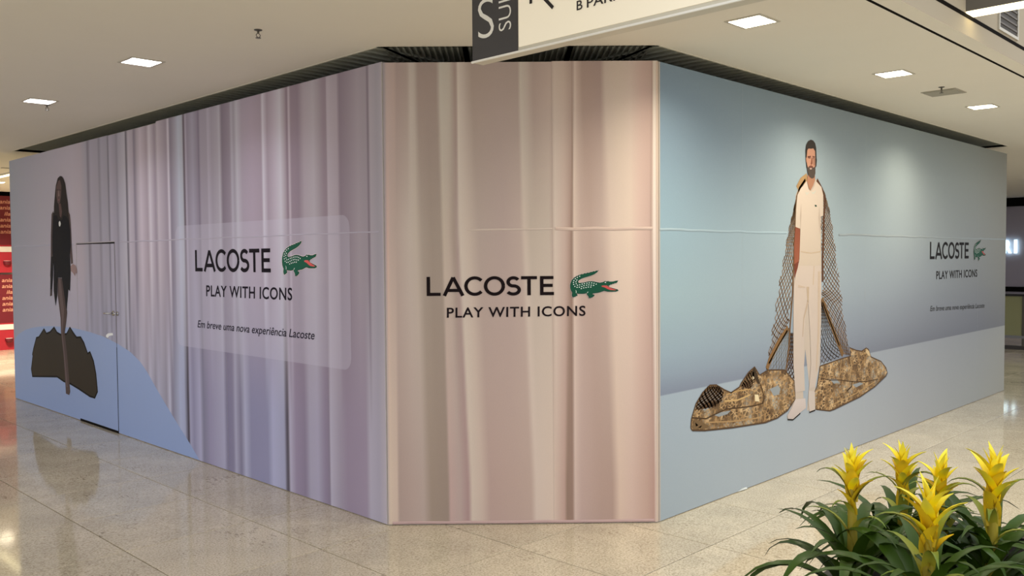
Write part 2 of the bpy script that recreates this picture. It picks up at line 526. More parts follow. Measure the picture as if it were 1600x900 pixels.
# shadow gap channel
MB().box((XW, G1 - 0.004, HC + 0.002), (36, G1 + GW + 0.004, HC + 0.02)).build('shadow_gap', M['slot'], ceiling)
# metal edge bead along the recess
bead = MB()
bead.box((SLOT_X - 0.006, yl, HC - 0.004), (SLOT_X + 0.008, YE_L, HC + 0.04))
bead.box((xr, SLOT_Y - 0.006, HC - 0.004), (XE_R, SLOT_Y + 0.008, HC + 0.04))
d = 0.006
bead.add([(SLOT_X - d, yl, HC - 0.004), (xr, SLOT_Y - d, HC - 0.004), (xr + 0.008, SLOT_Y + 0.008, HC - 0.004), (SLOT_X + 0.008, yl + 0.008, HC - 0.004)], [(0, 1, 2, 3), (3, 2, 1, 0)])
bead.build('edge_bead', M['edge'], ceiling)
# ribbed dark soffit above the hoarding (mitred at the two corners)
SZ = HC + 0.03
sof = mesh('soffit', [(SLOT_X, YE_L, SZ), (SLOT_X, yl, SZ), (xr, SLOT_Y, SZ), (XE_R, SLOT_Y, SZ), (XE_R, SLOT_Y + 1.6, SZ), (xr + 0.66, SLOT_Y + 1.6, SZ), (SLOT_X + 1.6, yl + 0.66, SZ), (SLOT_X + 1.6, YE_L, SZ)],
           [(0, 1, 6, 7), (1, 2, 5, 6), (2, 3, 4, 5)], M['soffit'], ceiling)
sof['label'] = 'dark ribbed recess above the hoarding'
rb = MB()
def rib(p, dirv, L, w=0.012, hgt=0.016):
    dx, dy = dirv; nx, ny = -dy * w / 2, dx * w / 2; z0, z1 = SZ - hgt, SZ
    q = [(p[0] + nx, p[1] + ny), (p[0] - nx, p[1] - ny), (p[0] - nx + dx * L, p[1] - ny + dy * L), (p[0] + nx + dx * L, p[1] + ny + dy * L)]
    rb.add([(*a, z0) for a in q] + [(*a, z1) for a in q], [(3, 2, 1, 0), (0, 1, 5, 4), (1, 2, 6, 5), (2, 3, 7, 6), (3, 0, 4, 7)])
nr = 46
for i in range(1, nr):
    t = i / nr
    rib((SLOT_X + (xr - SLOT_X) * t + 0.01, yl + (SLOT_Y - yl) * t + 0.01), (S2, S2), 1.1)
yy = yl + 0.1
while yy < YE_L - 0.05:
    rib((SLOT_X + 0.01, yy), (1, 0), 1.4); yy += 0.11
xx = xr + 0.1
while xx < XE_R - 0.05:
    rib((xx, SLOT_Y + 0.01), (0, 1), 1.4); xx += 0.11
ro = rb.build('soffit_rib', M['soffit'], sof); ro['kind'] = 'stuff'
br = MB()
br.add([(SLOT_X, yl, SZ - 0.02), (SLOT_X + 0.02, yl - 0.02, SZ - 0.02), (SLOT_X + 1.62, yl + 0.64, SZ - 0.02), (SLOT_X + 1.6, yl + 0.68, SZ - 0.02)], [(0, 1, 2, 3), (3, 2, 1, 0)])
br.add([(xr - 0.02, SLOT_Y + 0.02, SZ - 0.02), (xr, SLOT_Y, SZ - 0.02), (xr + 0.68, SLOT_Y + 1.6, SZ - 0.02), (xr + 0.64, SLOT_Y + 1.62, SZ - 0.02)], [(0, 1, 2, 3), (3, 2, 1, 0)])
for t in (0.31, 0.69):
    px_, py_ = SLOT_X + (xr - SLOT_X) * t, yl + (SLOT_Y - yl) * t
    br.add([(px_ - 0.012, py_ + 0.012, SZ - 0.02), (px_ + 0.012, py_ - 0.012, SZ - 0.02), (px_ + 0.75, py_ + 0.72, SZ - 0.02), (px_ + 0.72, py_ + 0.75, SZ - 0.02)], [(0, 1, 2, 3), (3, 2, 1, 0)])
br.build('mitre_strip', M['slot'], sof)
# dark shop shell behind the hoarding
sh = MB()
sh.add([(XL + 1.7, YE_L + 0.3, 0), (XL + 1.7, YA + 0.7, 0), (XB + 0.7, YR + 1.7, 0), (XE_R + 0.3, YR + 1.7, 0), (XL + 1.7, YE_L + 0.3, HC + 0.1), (XL + 1.7, YA + 0.7, HC + 0.1), (XB + 0.7, YR + 1.7, HC + 0.1), (XE_R + 0.3, YR + 1.7, HC + 0.1)],
       [(0, 1, 5, 4), (1, 2, 6, 5), (2, 3, 7, 6)])
sh.box((SLOT_X, YE_L, HC - 0.001), (XL + 1.7, YE_L + 0.02, HC + 0.1))  # end boxes added to stop light leaking through the recess ends
sh.box((XE_R, SLOT_Y, HC - 0.001), (XE_R + 0.02, YR + 1.7, HC + 0.1))
tag(sh.build('wall_shop', M['black']), 'black unlit shop interior behind the hoarding with added light-blocking ends', None, None, 'structure')
# a shallow plaster groove across the far part of the ceiling
MB().box((SLOT_X + 0.5, 14.55, HC - 0.012), (9, 14.62, HC)).build('ceiling_joint', M['fixture'], ceiling)

# ------------------------------------------------------------------ hall edge: fascia rising from the ceiling edge
M['fascia'] = plain('fascia_paint', (178, 166, 146), 0.8, spec=0.1, noise=0.02, scale=3)
trim = mesh('trim_1', [(XW, YF, HC), (36, YF, HC), (36, YF, 5.2), (XW, YF, 5.2), (XW, YF + 0.1, 5.2), (36, YF + 0.1, 5.2)], [(0, 1, 2, 3), (3, 2, 5, 4)], M['fascia'])
tag(trim, 'off-white fascia rising from the ceiling edge towards the hall', None, None, 'structure')
MB().box((XW, YF - 0.0015, 3.298), (36, YF + 0.01, 3.324)).build('shadow_gap', M['slot'], trim)

g = empty('vent_grille', (6.89, YF, 3.36)); tag(g, 'dark vent grille set into the fascia below the strip light', 'vent')
fr = MB(); x0, x1, z0, z1 = 6.68 - 6.89, 7.10 - 6.89, 0.0, 0.62
fr.box((x0 - 0.02, -0.012, z0 - 0.02), (x0, 0, z1 + 0.02)); fr.box((x1, -0.012, z0 - 0.02), (x1 + 0.02, 0, z1 + 0.02))
fr.box((x0, -0.012, z0 - 0.02), (x1, 0, z0)); fr.box((x0, -0.012, z1), (x1, 0, z1 + 0.02))
fr.build('frame', M['fixture'], g)
MB().box((x0, -0.004, z0), (x1, -0.001, z1)).build('backing', plain('vent_backing', (66, 60, 54), 0.7), g)
vs_ = plain('vent_slat', (96, 88, 80), 0.6)
slat = MB().box((x0, -0.010, 0), (x1, -0.005, 0.012)).build('slat', vs_, g); slat.location.z = 0.03
for k in range(1, 14):
    c = slat.copy(); link(c, g); c.location.z = 0.03 + 0.044 * k

lb = empty('linear_light', (6.0, YF, 3.33)); tag(lb, 'strip light with glowing underside running out over the hall', 'light')
MB().box((0, -3.2, 0.004), (0.14, -0.002, 0.34)).build('housing', plain('beam_grey', (96, 90, 80), 0.6), lb)
MB().box((0.0, -3.2, -0.006), (0.14, -0.002, 0.003)).build('diffuser', M['linear'], lb)

# ------------------------------------------------------------------ recessed downlights
def downlight(kind, x, y, label, group='square recessed ceiling downlights'):
    t = empty('downlight', (x, y, HC)); tag(t, label, 'light', group)
    h = HS
    f_ = MB()
    for a, b in (((-h - .014, -h - .014), (h + .014, -h + .004)), ((-h - .014, h - .004), (h + .014, h + .014)), ((-h - .014, -h + .004), (-h + .004, h - .004)), ((h - .004, -h + .004), (h + .014, h - .004))):
        f_.box((*a, -0.005), (*b, 0.0))
    f_.build('trim_frame', M['fixture'], t)
    MB().add([(-h,-h,0),(h,-h,0),(h,h,0),(-h,h,0),(-h,-h,.055),(h,-h,.055),(h,h,.055),(-h,h,.055)], [(0,1,5,4),(1,2,6,5),(2,3,7,6),(3,0,4,7)]).build('reflector', M['reflector'], t)
    MB().box((-h, -h, 0.03), (h, h, 0.034)).build('diffuser', M['lamp_' + kind], t)
    ld = bpy.data.lights.new('downlight_lamp', 'AREA'); ld.shape = 'SQUARE'; ld.size = 0.19
    ld.energy = 170.0 if y > 15 else LIGHT_W if kind == 'warm' else LIGHT_W * 0.4; ld.color = COOL if kind == 'cool' else WARM; ld.spread = math.radians(140)
    lo = bpy.data.objects.new('lamp', ld); link(lo, t); lo.location = (0, 0, 0.027)
    return t
DL = ['square downlight in front of the curtain print, nearer the middle face', 'square downlight beside a sprinkler, above the printed woman',
      'square downlight next to the hanging sign', 'square downlight between the hanging sign and the ceiling plate', 'square downlight beyond the ceiling plate, farthest along the grey wall',
      'square downlight in the far corridor by the red posters']
for (k, x, y), l in zip(FIX, DL):
    downlight(k, x, y, l)
ll = empty('strip_light', (4.36, 15.0, HC)); tag(ll, 'warm strip light on the far corridor ceiling', 'light')
MB().box((-0.05, -1.5, -0.03), (0.05, 1.5, 0)).build('housing', M['fixture'], ll)
MB().box((-0.04, -1.48, -0.036), (0.04, 1.48, -0.0305)).build('diffuser', M['linear'], ll)

# ------------------------------------------------------------------ sprinklers and ceiling plate
def sprinkler(x, y, label):
    t = empty('sprinkler', (x, y, HC)); tag(t, label, 'sprinkler', 'ceiling sprinklers'); t.scale = (0.62, 0.62, 0.56)
    MB().tube([(0, 0, 0), (0, 0, -0.006), (0, 0, -0.012)], [0.04, 0.038, 0.022], 16).build('escutcheon', M['darksteel'], t)
    MB().tube([(0, 0, -0.012), (0, 0, -0.04)], 0.011, 10).build('body', M['darksteel'], t)
    for s in (-1, 1):
        MB().tube([(s * 0.008, 0, -0.04), (s * 0.022, 0, -0.055), (s * 0.018, 0, -0.072), (0, 0, -0.085)], 0.004, 6).build('frame_arm', M['darksteel'], t)
    MB().tube([(0, 0, -0.085), (0, 0, -0.089)], [0.026, 0.027], 16).build('deflector', M['darksteel'], t)
sprinkler(2.746, 4.83, 'pendant sprinkler alone on the ceiling above the curtain print')
sprinkler(2.71, 8.45, 'pendant sprinkler right beside a square downlight')
sprinkler(7.73, 2.572, 'pendant sprinkler in front of the square ceiling plate')
pl = MB().box((7.99 - .14, 2.64 - .14, HC - 0.006), (7.99 + .14, 2.64 + .14, HC)).box((7.99 - .12, 2.64 - .12, HC - 0.009), (7.99 + .12, 2.64 + .12, HC - 0.006)).build('ceiling_plate', plain('plate_grey', (168, 162, 146), 0.5))
tag(pl, 'flat grey square access plate on the ceiling behind a sprinkler', 'plate')

# ------------------------------------------------------------------ hoarding: printed boards
def interp(row, u):
    if u <= row[0][0]: return row[0][1:]
    for a, b in zip(row, row[1:]):
        if u <= b[0]:
            t = (u - a[0]) / max(1e-6, b[0] - a[0])
            return [a[i] + (b[i] - a[i]) * t for i in (1, 2, 3)]
    return row[-1][1:]

# drapery print colours, cool light kept in the left face's lilac, read along the cloth at a few heights: (u, r, g, b)
C_TOP = [(0.005,150,138,138),(0.022,178,156,148),(0.077,176,152,142),(0.086,164,142,134),(0.158,166,146,136),(0.179,184,168,156),(0.205,180,164,152),(0.230,156,136,126),(0.354,156,136,126),(0.379,184,172,158),(0.439,182,168,154),(0.477,158,136,126),(0.486,160,138,128),(0.494,196,180,166),(0.533,184,166,154),(0.588,164,144,132),(0.771,166,146,136),(0.895,166,146,136),(0.912,188,174,160),(0.954,182,164,152),(0.997,168,146,136),(1.104,180,158,146),(1.121,176,154,142),(1.134,190,170,156),(1.198,186,164,150),(1.253,168,144,132),(1.260,150,126,114),(1.270,198,178,164),(1.292,180,156,144),(1.321,162,138,126),(1.445,160,136,126),(1.475,186,166,152),(1.561,190,170,154),(1.646,192,170,156),(1.727,182,154,142),(1.779,174,146,134),(1.787,150,122,110),(1.796,204,186,170),(1.821,206,190,176)]
C_MID = [(0.002,158,144,144),(0.020,196,164,150),(0.037,184,160,148),(0.075,178,156,144),(0.165,188,170,156),(0.208,186,168,152),(0.246,166,148,134),(0.310,156,138,124),(0.375,158,140,126),(0.392,186,168,150),(0.426,182,162,146),(0.456,162,142,128),(0.482,164,142,132),(0.499,196,178,162),(0.554,190,170,154),(0.627,172,152,140),(0.794,172,150,140),(0.906,178,156,144),(0.931,194,174,158),(0.974,180,162,146),(1.099,184,166,150),(1.116,176,154,140),(1.137,198,178,162),(1.202,186,160,146),(1.240,162,134,120),(1.251,134,108,94),(1.262,204,180,162),(1.313,182,156,142),(1.373,176,150,136),(1.451,184,160,146),(1.515,204,180,162),(1.640,208,184,164),(1.700,200,170,154),(1.769,186,156,142),(1.782,160,132,118),(1.795,214,194,178),(1.820,212,194,180)]
C_BOT = [(-0.002,164,148,146),(0.011,200,176,154),(0.063,194,168,150),(0.076,164,140,128),(0.171,170,146,134),(0.240,172,150,138),(0.292,150,130,114),(0.405,146,126,112),(0.422,180,150,140),(0.487,172,148,138),(0.543,160,130,124),(0.569,194,174,156),(0.638,188,164,148),(0.690,172,144,132),(0.967,176,150,136),(1.002,196,174,158),(1.115,198,174,156),(1.193,176,144,130),(1.210,140,114,98),(1.249,144,116,102),(1.262,194,168,154),(1.306,178,150,138),(1.445,168,140,126),(1.518,166,138,124),(1.566,200,172,152),(1.653,194,164,148),(1.749,180,148,132),(1.801,170,136,122),(1.814,208,186,170),(1.827,210,190,176)]
L_TOP = [(7.853,134,134,142),(7.223,142,138,146),(6.822,148,142,149),(5.694,160,149,155),(5.443,158,146,151),(5.274,146,139,146),(5.218,118,110,118),(5.145,148,140,148),(4.948,143,135,142),(4.904,126,119,127),(4.843,146,139,147),(4.688,140,133,140),(4.663,108,102,110),(4.621,150,142,150),(4.471,138,130,138),(4.438,125,118,126),(4.390,146,139,146),(4.229,157,150,154),(4.198,92,85,91),(4.151,160,150,154),(4.043,150,138,144),(4.004,116,106,114),(3.936,150,138,142),(3.861,167,154,157),(3.714,142,127,132),(3.656,174,164,165),(3.556,142,128,134),(3.528,132,119,125),(3.472,162,150,152),(3.320,138,125,131),(3.279,134,121,127),(3.239,178,168,171),(3.199,118,108,116),(3.106,140,132,140),(3.028,157,157,164),(2.951,152,150,155),(2.919,84,72,78),(2.887,154,144,152),(2.850,128,118,128),(2.750,142,134,144),(2.653,126,116,126),(2.635,112,102,112),(2.604,140,130,138),(2.486,140,130,138),(2.462,154,145,152),(2.393,140,130,138),(2.290,148,139,145),(2.256,158,151,155),(2.211,116,104,112),(2.079,130,118,126),(2.047,152,144,150),(2.004,138,129,136),(1.961,161,155,158),(1.876,145,132,140),(1.712,147,132,140),(1.572,140,125,132),(1.543,174,166,169),(1.475,140,125,132),(1.370,157,144,150),(1.285,168,161,163),(1.212,140,125,130),(1.184,118,101,108),(1.157,162,149,152),(1.130,128,112,118),(1.032,124,109,115),(0.954,146,133,137),(0.825,152,142,144),(0.693,128,113,118),(0.660,128,113,118),(0.648,154,142,146),(0.524,145,132,136),(0.493,120,106,112),(0.400,128,115,120),(0.279,140,128,132),(0.176,136,125,129),(0.161,106,94,100),(0.140,147,137,140),(0.061,139,131,135),(0.026,142,134,138),(0.005,150,140,142)]
L_BOT = [(7.997,134,134,146),(7.082,142,140,152),(5.866,146,142,154),(5.412,140,136,150),(5.355,116,112,122),(5.280,144,140,153),(5.041,124,120,132),(4.969,142,138,151),(4.793,108,104,114),(4.741,146,142,154),(4.553,126,121,132),(4.487,144,139,151),(4.323,150,146,156),(4.290,92,87,94),(4.242,154,148,158),(4.116,116,110,122),(4.022,146,140,150),(3.946,158,152,161),(3.795,134,126,136),(3.736,160,155,164),(3.619,128,121,132),(3.547,150,145,155),(3.379,128,121,131),(3.310,162,157,167),(3.255,116,110,122),(3.094,146,148,165),(3.003,140,140,158),(2.957,96,92,102),(2.932,56,50,55),(2.900,140,135,152),(2.824,122,117,136),(2.699,146,141,158),(2.638,110,106,120),(2.517,128,120,138),(2.262,142,137,152),(2.205,108,102,120),(2.105,115,108,125),(2.061,143,138,152),(1.974,110,104,120),(1.899,148,145,160),(1.805,120,116,136),(1.541,122,118,138),(1.463,147,144,163),(1.291,138,135,152),(1.259,84,78,86),(1.240,74,67,73),(1.212,153,145,157),(1.125,128,115,130),(1.000,118,106,120),(0.930,142,134,146),(0.827,144,136,149),(0.726,122,110,124),(0.676,116,104,116),(0.660,153,145,154),(0.539,135,124,134),(0.444,128,114,126),(0.223,132,118,130),(0.179,150,142,150),(0.078,142,134,143),(0.021,152,142,146)]
for _k in (L_TOP, L_BOT, C_TOP, C_MID, C_BOT): _k.sort()
R_ROWS = [(3.10, [(0.003,130,148,160),(1.018,134,150,156),(2.655,138,150,151),(4.450,140,150,147),(6.517,142,147,139),(7.687,140,140,128)]),
          (2.60, [(0.002,128,149,162),(1.019,146,162,168),(2.661,156,169,169),(4.463,156,166,163),(6.539,152,157,149),(7.715,146,146,134)]),
          (2.00, [(0.001,150,175,183),(1.022,160,178,181),(2.671,162,176,176),(4.483,156,165,163),(6.575,148,152,147),(7.762,145,145,135)]),
          (1.50, [(0.000,158,180,182),(1.023,162,178,180),(2.676,160,171,173),(4.494,146,153,155),(6.595,138,141,139),(7.787,138,138,130)]),
          (1.05, [(-0.000,150,166,174),(1.024,148,161,168),(2.680,142,150,157),(4.502,130,134,139),(6.609,124,126,129),(7.805,126,126,122)]),
          (0.865, [(-0.001,132,140,152),(1.025,133,140,150),(2.685,130,135,143),(4.512,120,123,129),(6.626,117,119,123),(7.827,120,120,119)]),
          (0.855, [(-0.001,163,176,182),(1.025,164,175,179),(2.685,161,168,171),(4.512,152,156,158),(6.626,151,153,151),(7.827,155,155,146)]),
          (0.00, [(-0.002,165,176,178),(1.026,170,179,180),(2.689,173,178,177),(4.522,164,166,163),(6.643,160,161,153),(7.849,160,158,145)])]
def rgb_at(wall, u, v):
    if wall == 'C':
        if v > 2.0:
            t = min(1, (v - 2.0) / 0.9); a, b = C_MID, C_TOP
        else:
            t = min(1, (2.0 - v) / 1.75); a, b = C_MID, C_BOT
        # folds lean a little: the two readings are blended
        ca, cb = interp(a, u), interp(b, u)
    elif wall == 'L':
        t = max(0, min(1, (1.7 - v) / 1.1)); ca, cb = interp(L_TOP, u), interp(L_BOT, u)
    else:
        ca = cb = interp(R_ROWS[-1][1], u); t = 0
        for (v1, r1), (v0, r0) in zip(R_ROWS, R_ROWS[1:]):
            if v0 <= v <= v1:
                t = (v1 - v) / (v1 - v0); ca, cb = interp(r1, u), interp(r0, u); break
        if v > R_ROWS[0][0]: ca = cb = interp(R_ROWS[0][1], u)
    return [ca[i] + (cb[i] - ca[i]) * t for i in range(3)]
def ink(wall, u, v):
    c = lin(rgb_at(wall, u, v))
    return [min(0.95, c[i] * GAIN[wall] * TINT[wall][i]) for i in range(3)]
# matching folds of the middle face at three heights, so that they lean instead of fading
FOLDS = [[(0.022,2.882),(0.020,1.990),(0.011,0.262)], [(0.082,2.882),(0.075,1.989),(0.067,0.262)], [(0.205,2.881),(0.208,1.988),(0.240,0.260)], [(0.230,2.881),(0.250,1.988),(0.292,0.260)], [(0.362,2.880),(0.379,1.987),(0.409,0.258)], [(0.379,2.880),(0.392,1.987),(0.422,0.258)], [(0.477,2.880),(0.482,1.987),(0.547,0.257)], [(0.494,2.880),(0.499,1.986),(0.569,0.257)], [(0.537,2.879),(0.559,1.986),(0.643,0.256)], [(0.588,2.879),(0.631,1.985),(0.690,0.256)], [(0.895,2.877),(0.906,1.984),(0.976,0.253)], [(0.912,2.877),(0.931,1.983),(1.002,0.253)], [(1.253,2.876),(1.240,1.981),(1.210,0.251)], [(1.260,2.875),(1.251,1.981),(1.254,0.250)], [(1.270,2.875),(1.262,1.981),(1.262,0.250)], [(1.321,2.875),(1.348,1.981),(1.379,0.249)], [(1.445,2.874),(1.455,1.980),(1.518,0.248)], [(1.475,2.874),(1.515,1.979),(1.566,0.247)], [(1.646,2.873),(1.644,1.978),(1.657,0.246)], [(1.779,2.873),(1.777,1.978),(1.801,0.245)]]
FOLDS = [[(0, 0), (0, 0), (0, 0)]] + FOLDS + [[(LEN_C, 0)] * 3]
def warp(u, k_from, t, k_to):
    """position on reading k_to that belongs to place u of a height that lies t of the way from k_from to k_to"""
    xs = [f[k_from][0] + (f[k_to][0] - f[k_from][0]) * t for f in FOLDS]
    for i in range(len(xs) - 1):
        if u <= xs[i + 1] or i == len(xs) - 2:
            s = (u - xs[i]) / max(1e-5, xs[i + 1] - xs[i]); s = max(0, min(1, s))
            g_ = lambda k: FOLDS[i][k][0] + (FOLDS[i + 1][k][0] - FOLDS[i][k][0]) * s
            return g_(k_from), g_(k_to)
def ink_c(u, v):
    if v > 2.0: t, k, rb_ = min(1, (v - 2.0) / 0.9), 0, C_TOP
    else: t, k, rb_ = min(1, (2.0 - v) / 1.75), 2, C_BOT
    ua, ub = warp(u, 1, t, k)
    ca, cb = interp(C_MID, ua), interp(rb_, ub)
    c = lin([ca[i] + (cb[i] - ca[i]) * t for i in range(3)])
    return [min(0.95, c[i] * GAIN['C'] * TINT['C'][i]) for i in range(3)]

def board(name, wall, u0, u1, v0, v1, parent, thick=0.012, fn=None, du=0.009, gap=None):
    gap = 0.0012 if wall == 'L' else 0.0003
    u0 += gap; u1 -= gap
    fn = fn or (ink_c if wall == 'C' else (lambda a, b: ink(wall, a, b)))
    nu = max(2, int((u1 - u0) / du)) if wall != 'R' else max(2, int((u1 - u0) / 0.12))
    us = [u0 + (u1 - u0) * i / nu for i in range(nu + 1)]
    nv = max(2, int((v1 - v0) / 0.14))
    vv = sorted({v0 + (v1 - v0) * i / nv for i in range(nv + 1)} | ({x for x in (0.865, 0.855) if v0 < x < v1} if wall == 'R' else set()))
    V, Cc, Fc = [], [], []
    for v in vv:
        for u in us:
            V.append(WP(wall, u, v, thick)); Cc.append(fn(u, v))
    n = len(us)
    for j in range(len(vv) - 1):
        for i in range(n - 1):
            q = (j*n + i, j*n + i + 1, (j+1)*n + i + 1, (j+1)*n + i)
            Fc.append(q[::-1] if wall == 'L' else q)
    # edges of the sheet
    b = len(V); edge = (0.62, 0.58, 0.57)
    for (u, v) in ((u0, v0), (u1, v0), (u1, v1), (u0, v1)):
        V.append(WP(wall, u, v, thick)); V.append(WP(wall, u, v, 0.0)); Cc += [edge, edge]
    for k in range(4):
        k2 = (k + 1) % 4
        Fc.append((b + 2*k, b + 2*k + 1, b + 2*k2 + 1, b + 2*k2))
    return mesh(name, V, Fc, M['print'], parent, Cc)

def slab(name, wall, L, label):
    V = []
    for v in (0.0, HH - 0.004):
        for u, off in ((0, 0), (L, 0), (L, -0.06), (0, -0.06)):
            V.append(WP(wall, u, v, off))
    o = mesh(name, V, [(0, 1, 5, 4), (1, 2, 6, 5), (2, 3, 7, 6), (3, 0, 4, 7), (4, 5, 6, 7), (3, 2, 1, 0)], M['core'])
    return tag(o, label, None, None, 'structure')

wall_left = slab('wall_left', 'L', LEN_L, 'long hoarding face printed with drapery in a lilac light cast, a woman and a pale mound')
wall_front = slab('wall_front', 'C', LEN_C, 'narrow splayed hoarding face printed with rose drapery')
wall_right = slab('wall_right', 'R', LEN_R, 'long hoarding face printed with grey studio and a man in a net')

DOOR0, DOOR1 = 4.535, 5.62
for (a, b, top) in ((0, 3.494, HH + 0.006), (3.494, 4.65, HH - 0.012), (4.65, LEN_L, HH - 0.006)):
    board('board', 'L', a, b, SEAM, top, wall_left)
for (a, b) in ((0, 2.2), (2.2, DOOR0), (DOOR1, LEN_L)):
    board('board', 'L', a, b, 0.006, SEAM, wall_left)
board('board', 'C', 0, 1.12, SEAM, HH, wall_front); board('board', 'C', 1.12, LEN_C, SEAM, HH + 0.004, wall_front)
board('board', 'C', 0, 1.12, 0.006, SEAM, wall_front); board('board', 'C', 1.12, LEN_C, 0.006, SEAM, wall_front)
for (a, b) in ((0, 1.09), (1.09, 3.36), (3.36, 6.70), (6.70, LEN_R)):
    board('board', 'R', a, b, SEAM, HH, wall_right)
    board('board', 'R', a, b, 0.006, SEAM, wall_right)

def bead_strip(name, wall, u0, u1, v, parent, rgb, h=0.014, p=0.004, base=0.012, wob=0.004):
    V, Fc = [], []
    n = max(3, int((u1 - u0) / 0.12)); r_ = random.Random(int(u1 * 100))
    for i in range(n + 1):
        u = u0 + (u1 - u0) * i / n; dv = r_.uniform(-wob, wob)
        for k, (dd, oo) in enumerate(((-h / 2, 0), (-h / 4, p), (h / 4, p), (h / 2, 0))):
            V.append(WP(wall, u, v + dv + dd, base + 0.0004 + oo))
    for i in range(n):
        for k in range(3):
            q = (4*i + k, 4*(i+1) + k, 4*(i+1) + k + 1, 4*i + k + 1)
            Fc.append(q[::-1] if wall == 'L' else q)
    return mesh(name, V, Fc, M['ink'], parent, [inkc(wall, rgb)] * len(V))
bead_strip('seam', 'C', 0.55, 1.12, SEAM + 0.004, wall_front, (190, 170, 155), 0.012, 0.002)
bead_strip('seam', 'C', 1.14, 1.79, SEAM + 0.006, wall_front, (194, 168, 152), 0.022, 0.003)
bead_strip('seam', 'R', 0.01, 1.80, SEAM, wall_right, (166, 184, 187), 0.018, 0.003)
bead_strip('seam', 'R', 2.78, 7.78, SEAM, wall_right, (156, 163, 160), 0.018, 0.003)
bead_strip('seam', 'L', 0.05, 4.4, SEAM, wall_left, (150, 141, 147), 0.010, 0.002)
bead_strip('seam', 'L', 5.7, 7.8, SEAM, wall_left, (150, 147, 156), 0.010, 0.002)
# turned-over vinyl at the foot and corners
bead_strip('hem', 'C', 0.03, 1.80, 0.016, wall_front, (176, 146, 138), 0.02, 0.005, wob=0.002)
for nm, wl, u, par, rgb in (('corner_strip', 'C', LEN_C - 0.004, wall_front, (214, 194, 180)), ('corner_strip', 'R', 0.006, wall_right, (186, 172, 160))):
    mesh(nm, [WP(wl, u - 0.006, 0.01, 0.0135), WP(wl, u + 0.008, 0.01, 0.0135), WP(wl, u + 0.008, HH, 0.0135), WP(wl, u - 0.006, HH, 0.0135)], [(0, 1, 2, 3)], M['ink'], par, [lin(rgb)] * 4)
mesh('vinyl_flap', [WP('R', u, v, o_) for u, v, o_ in ((1.02, 0.006, 0.014), (1.16, 0.006, 0.024), (1.16, 0.018, 0.014), (1.09, 0.022, 0.015))], [(0, 1, 2, 3)], M['ink'], wall_right, [lin((200, 206, 204))] * 4)

# service door in the left face (same print, set off by its gaps)
dk = board('door_1', 'L', DOOR0 + 0.008, DOOR1 - 0.004, 0.03, SEAM - 0.008, None, 0.012)
tag(dk, 'flush service door cut into the printed hoarding', None, None, 'structure')
gp = MB()
for (a, b, c, d_) in ((DOOR0 - 0.002, DOOR0 + 0.010, 0.0, SEAM), (DOOR1 - 0.006, DOOR1 + 0.002, 0.0, SEAM), (DOOR0, DOOR1, SEAM - 0.010, SEAM + 0.006), (DOOR0, DOOR1, 0.0, 0.032)):
    gp.add([WP('L', a, c, 0.002), WP('L', a, d_, 0.002), WP('L', b, d_, 0.002), WP('L', b, c, 0.002)], [(0, 1, 2, 3)])
gp.build('door_gap', M['slot'], dk)
mesh('door_lip', [WP('L', DOOR0, SEAM + 0.002, 0.0128), WP('L', DOOR0, SEAM + 0.014, 0.0128), WP('L', DOOR1, SEAM + 0.014, 0.0128), WP('L', DOOR1, SEAM + 0.002, 0.0128)], [(0, 1, 2, 3)], M['ink'], dk, [lin((186, 178, 184))] * 4)
hx, hy, hz = XL - 0.012, YA + 4.60, 1.25
MB().tube([(hx, hy, hz), (hx - 0.01, hy, hz)], 0.027, 16).tube([(hx - 0.01, hy, hz), (hx - 0.05, hy, hz)], 0.010, 10).tube([(hx - 0.05, hy - 0.005, hz), (hx - 0.055, hy + 0.05, hz), (hx - 0.05, hy + 0.13, hz - 0.004)], 0.010, 10).build('door_handle', M['steel'], dk, True)
MB().tube([(hx, hy - 0.11, hz), (hx - 0.012, hy - 0.11, hz)], 0.022, 14).tube([(hx - 0.012, hy - 0.11, hz), (hx - 0.04, hy - 0.11, hz)], 0.012, 10).build('lock_knob', M['steel'], dk, True)
poly('worn_patch', 'L', [(4.817,1.012),(4.763,1.032),(4.640,1.043),(4.629,1.019),(4.730,1.007),(4.775,0.983),(4.819,0.991)], (196, 200, 210), dk, 0.0135)

# ---- pale mound and translucent panel of the left print
mound = [(8.036,0.761),(7.752,0.849),(7.440,0.928),(7.192,0.965),(6.952,0.989),(6.584,1.016),(6.213,1.028),(5.761,1.035),(5.318,1.020),(4.902,0.991),(4.530,0.940),(4.288,0.894),(4.178,0.869),(3.966,0.795),(3.805,0.707),(3.664,0.608),(3.540,0.524),(3.417,0.443),(3.180,0.293),(2.913,0.131),(2.731,0.001)]
mound = [(min(u, LEN_L - 0.002), v) for u, v in mound] + [(LEN_L - 0.002, 0.008)]
mound[-2] = (mound[-2][0], 0.008)
pm = poly('printed_mound', 'L', mound, (128, 139, 164), wall_left, 0.0126, (121, 132, 159))
pm['label'] = 'pale blue rounded mound printed at the foot'
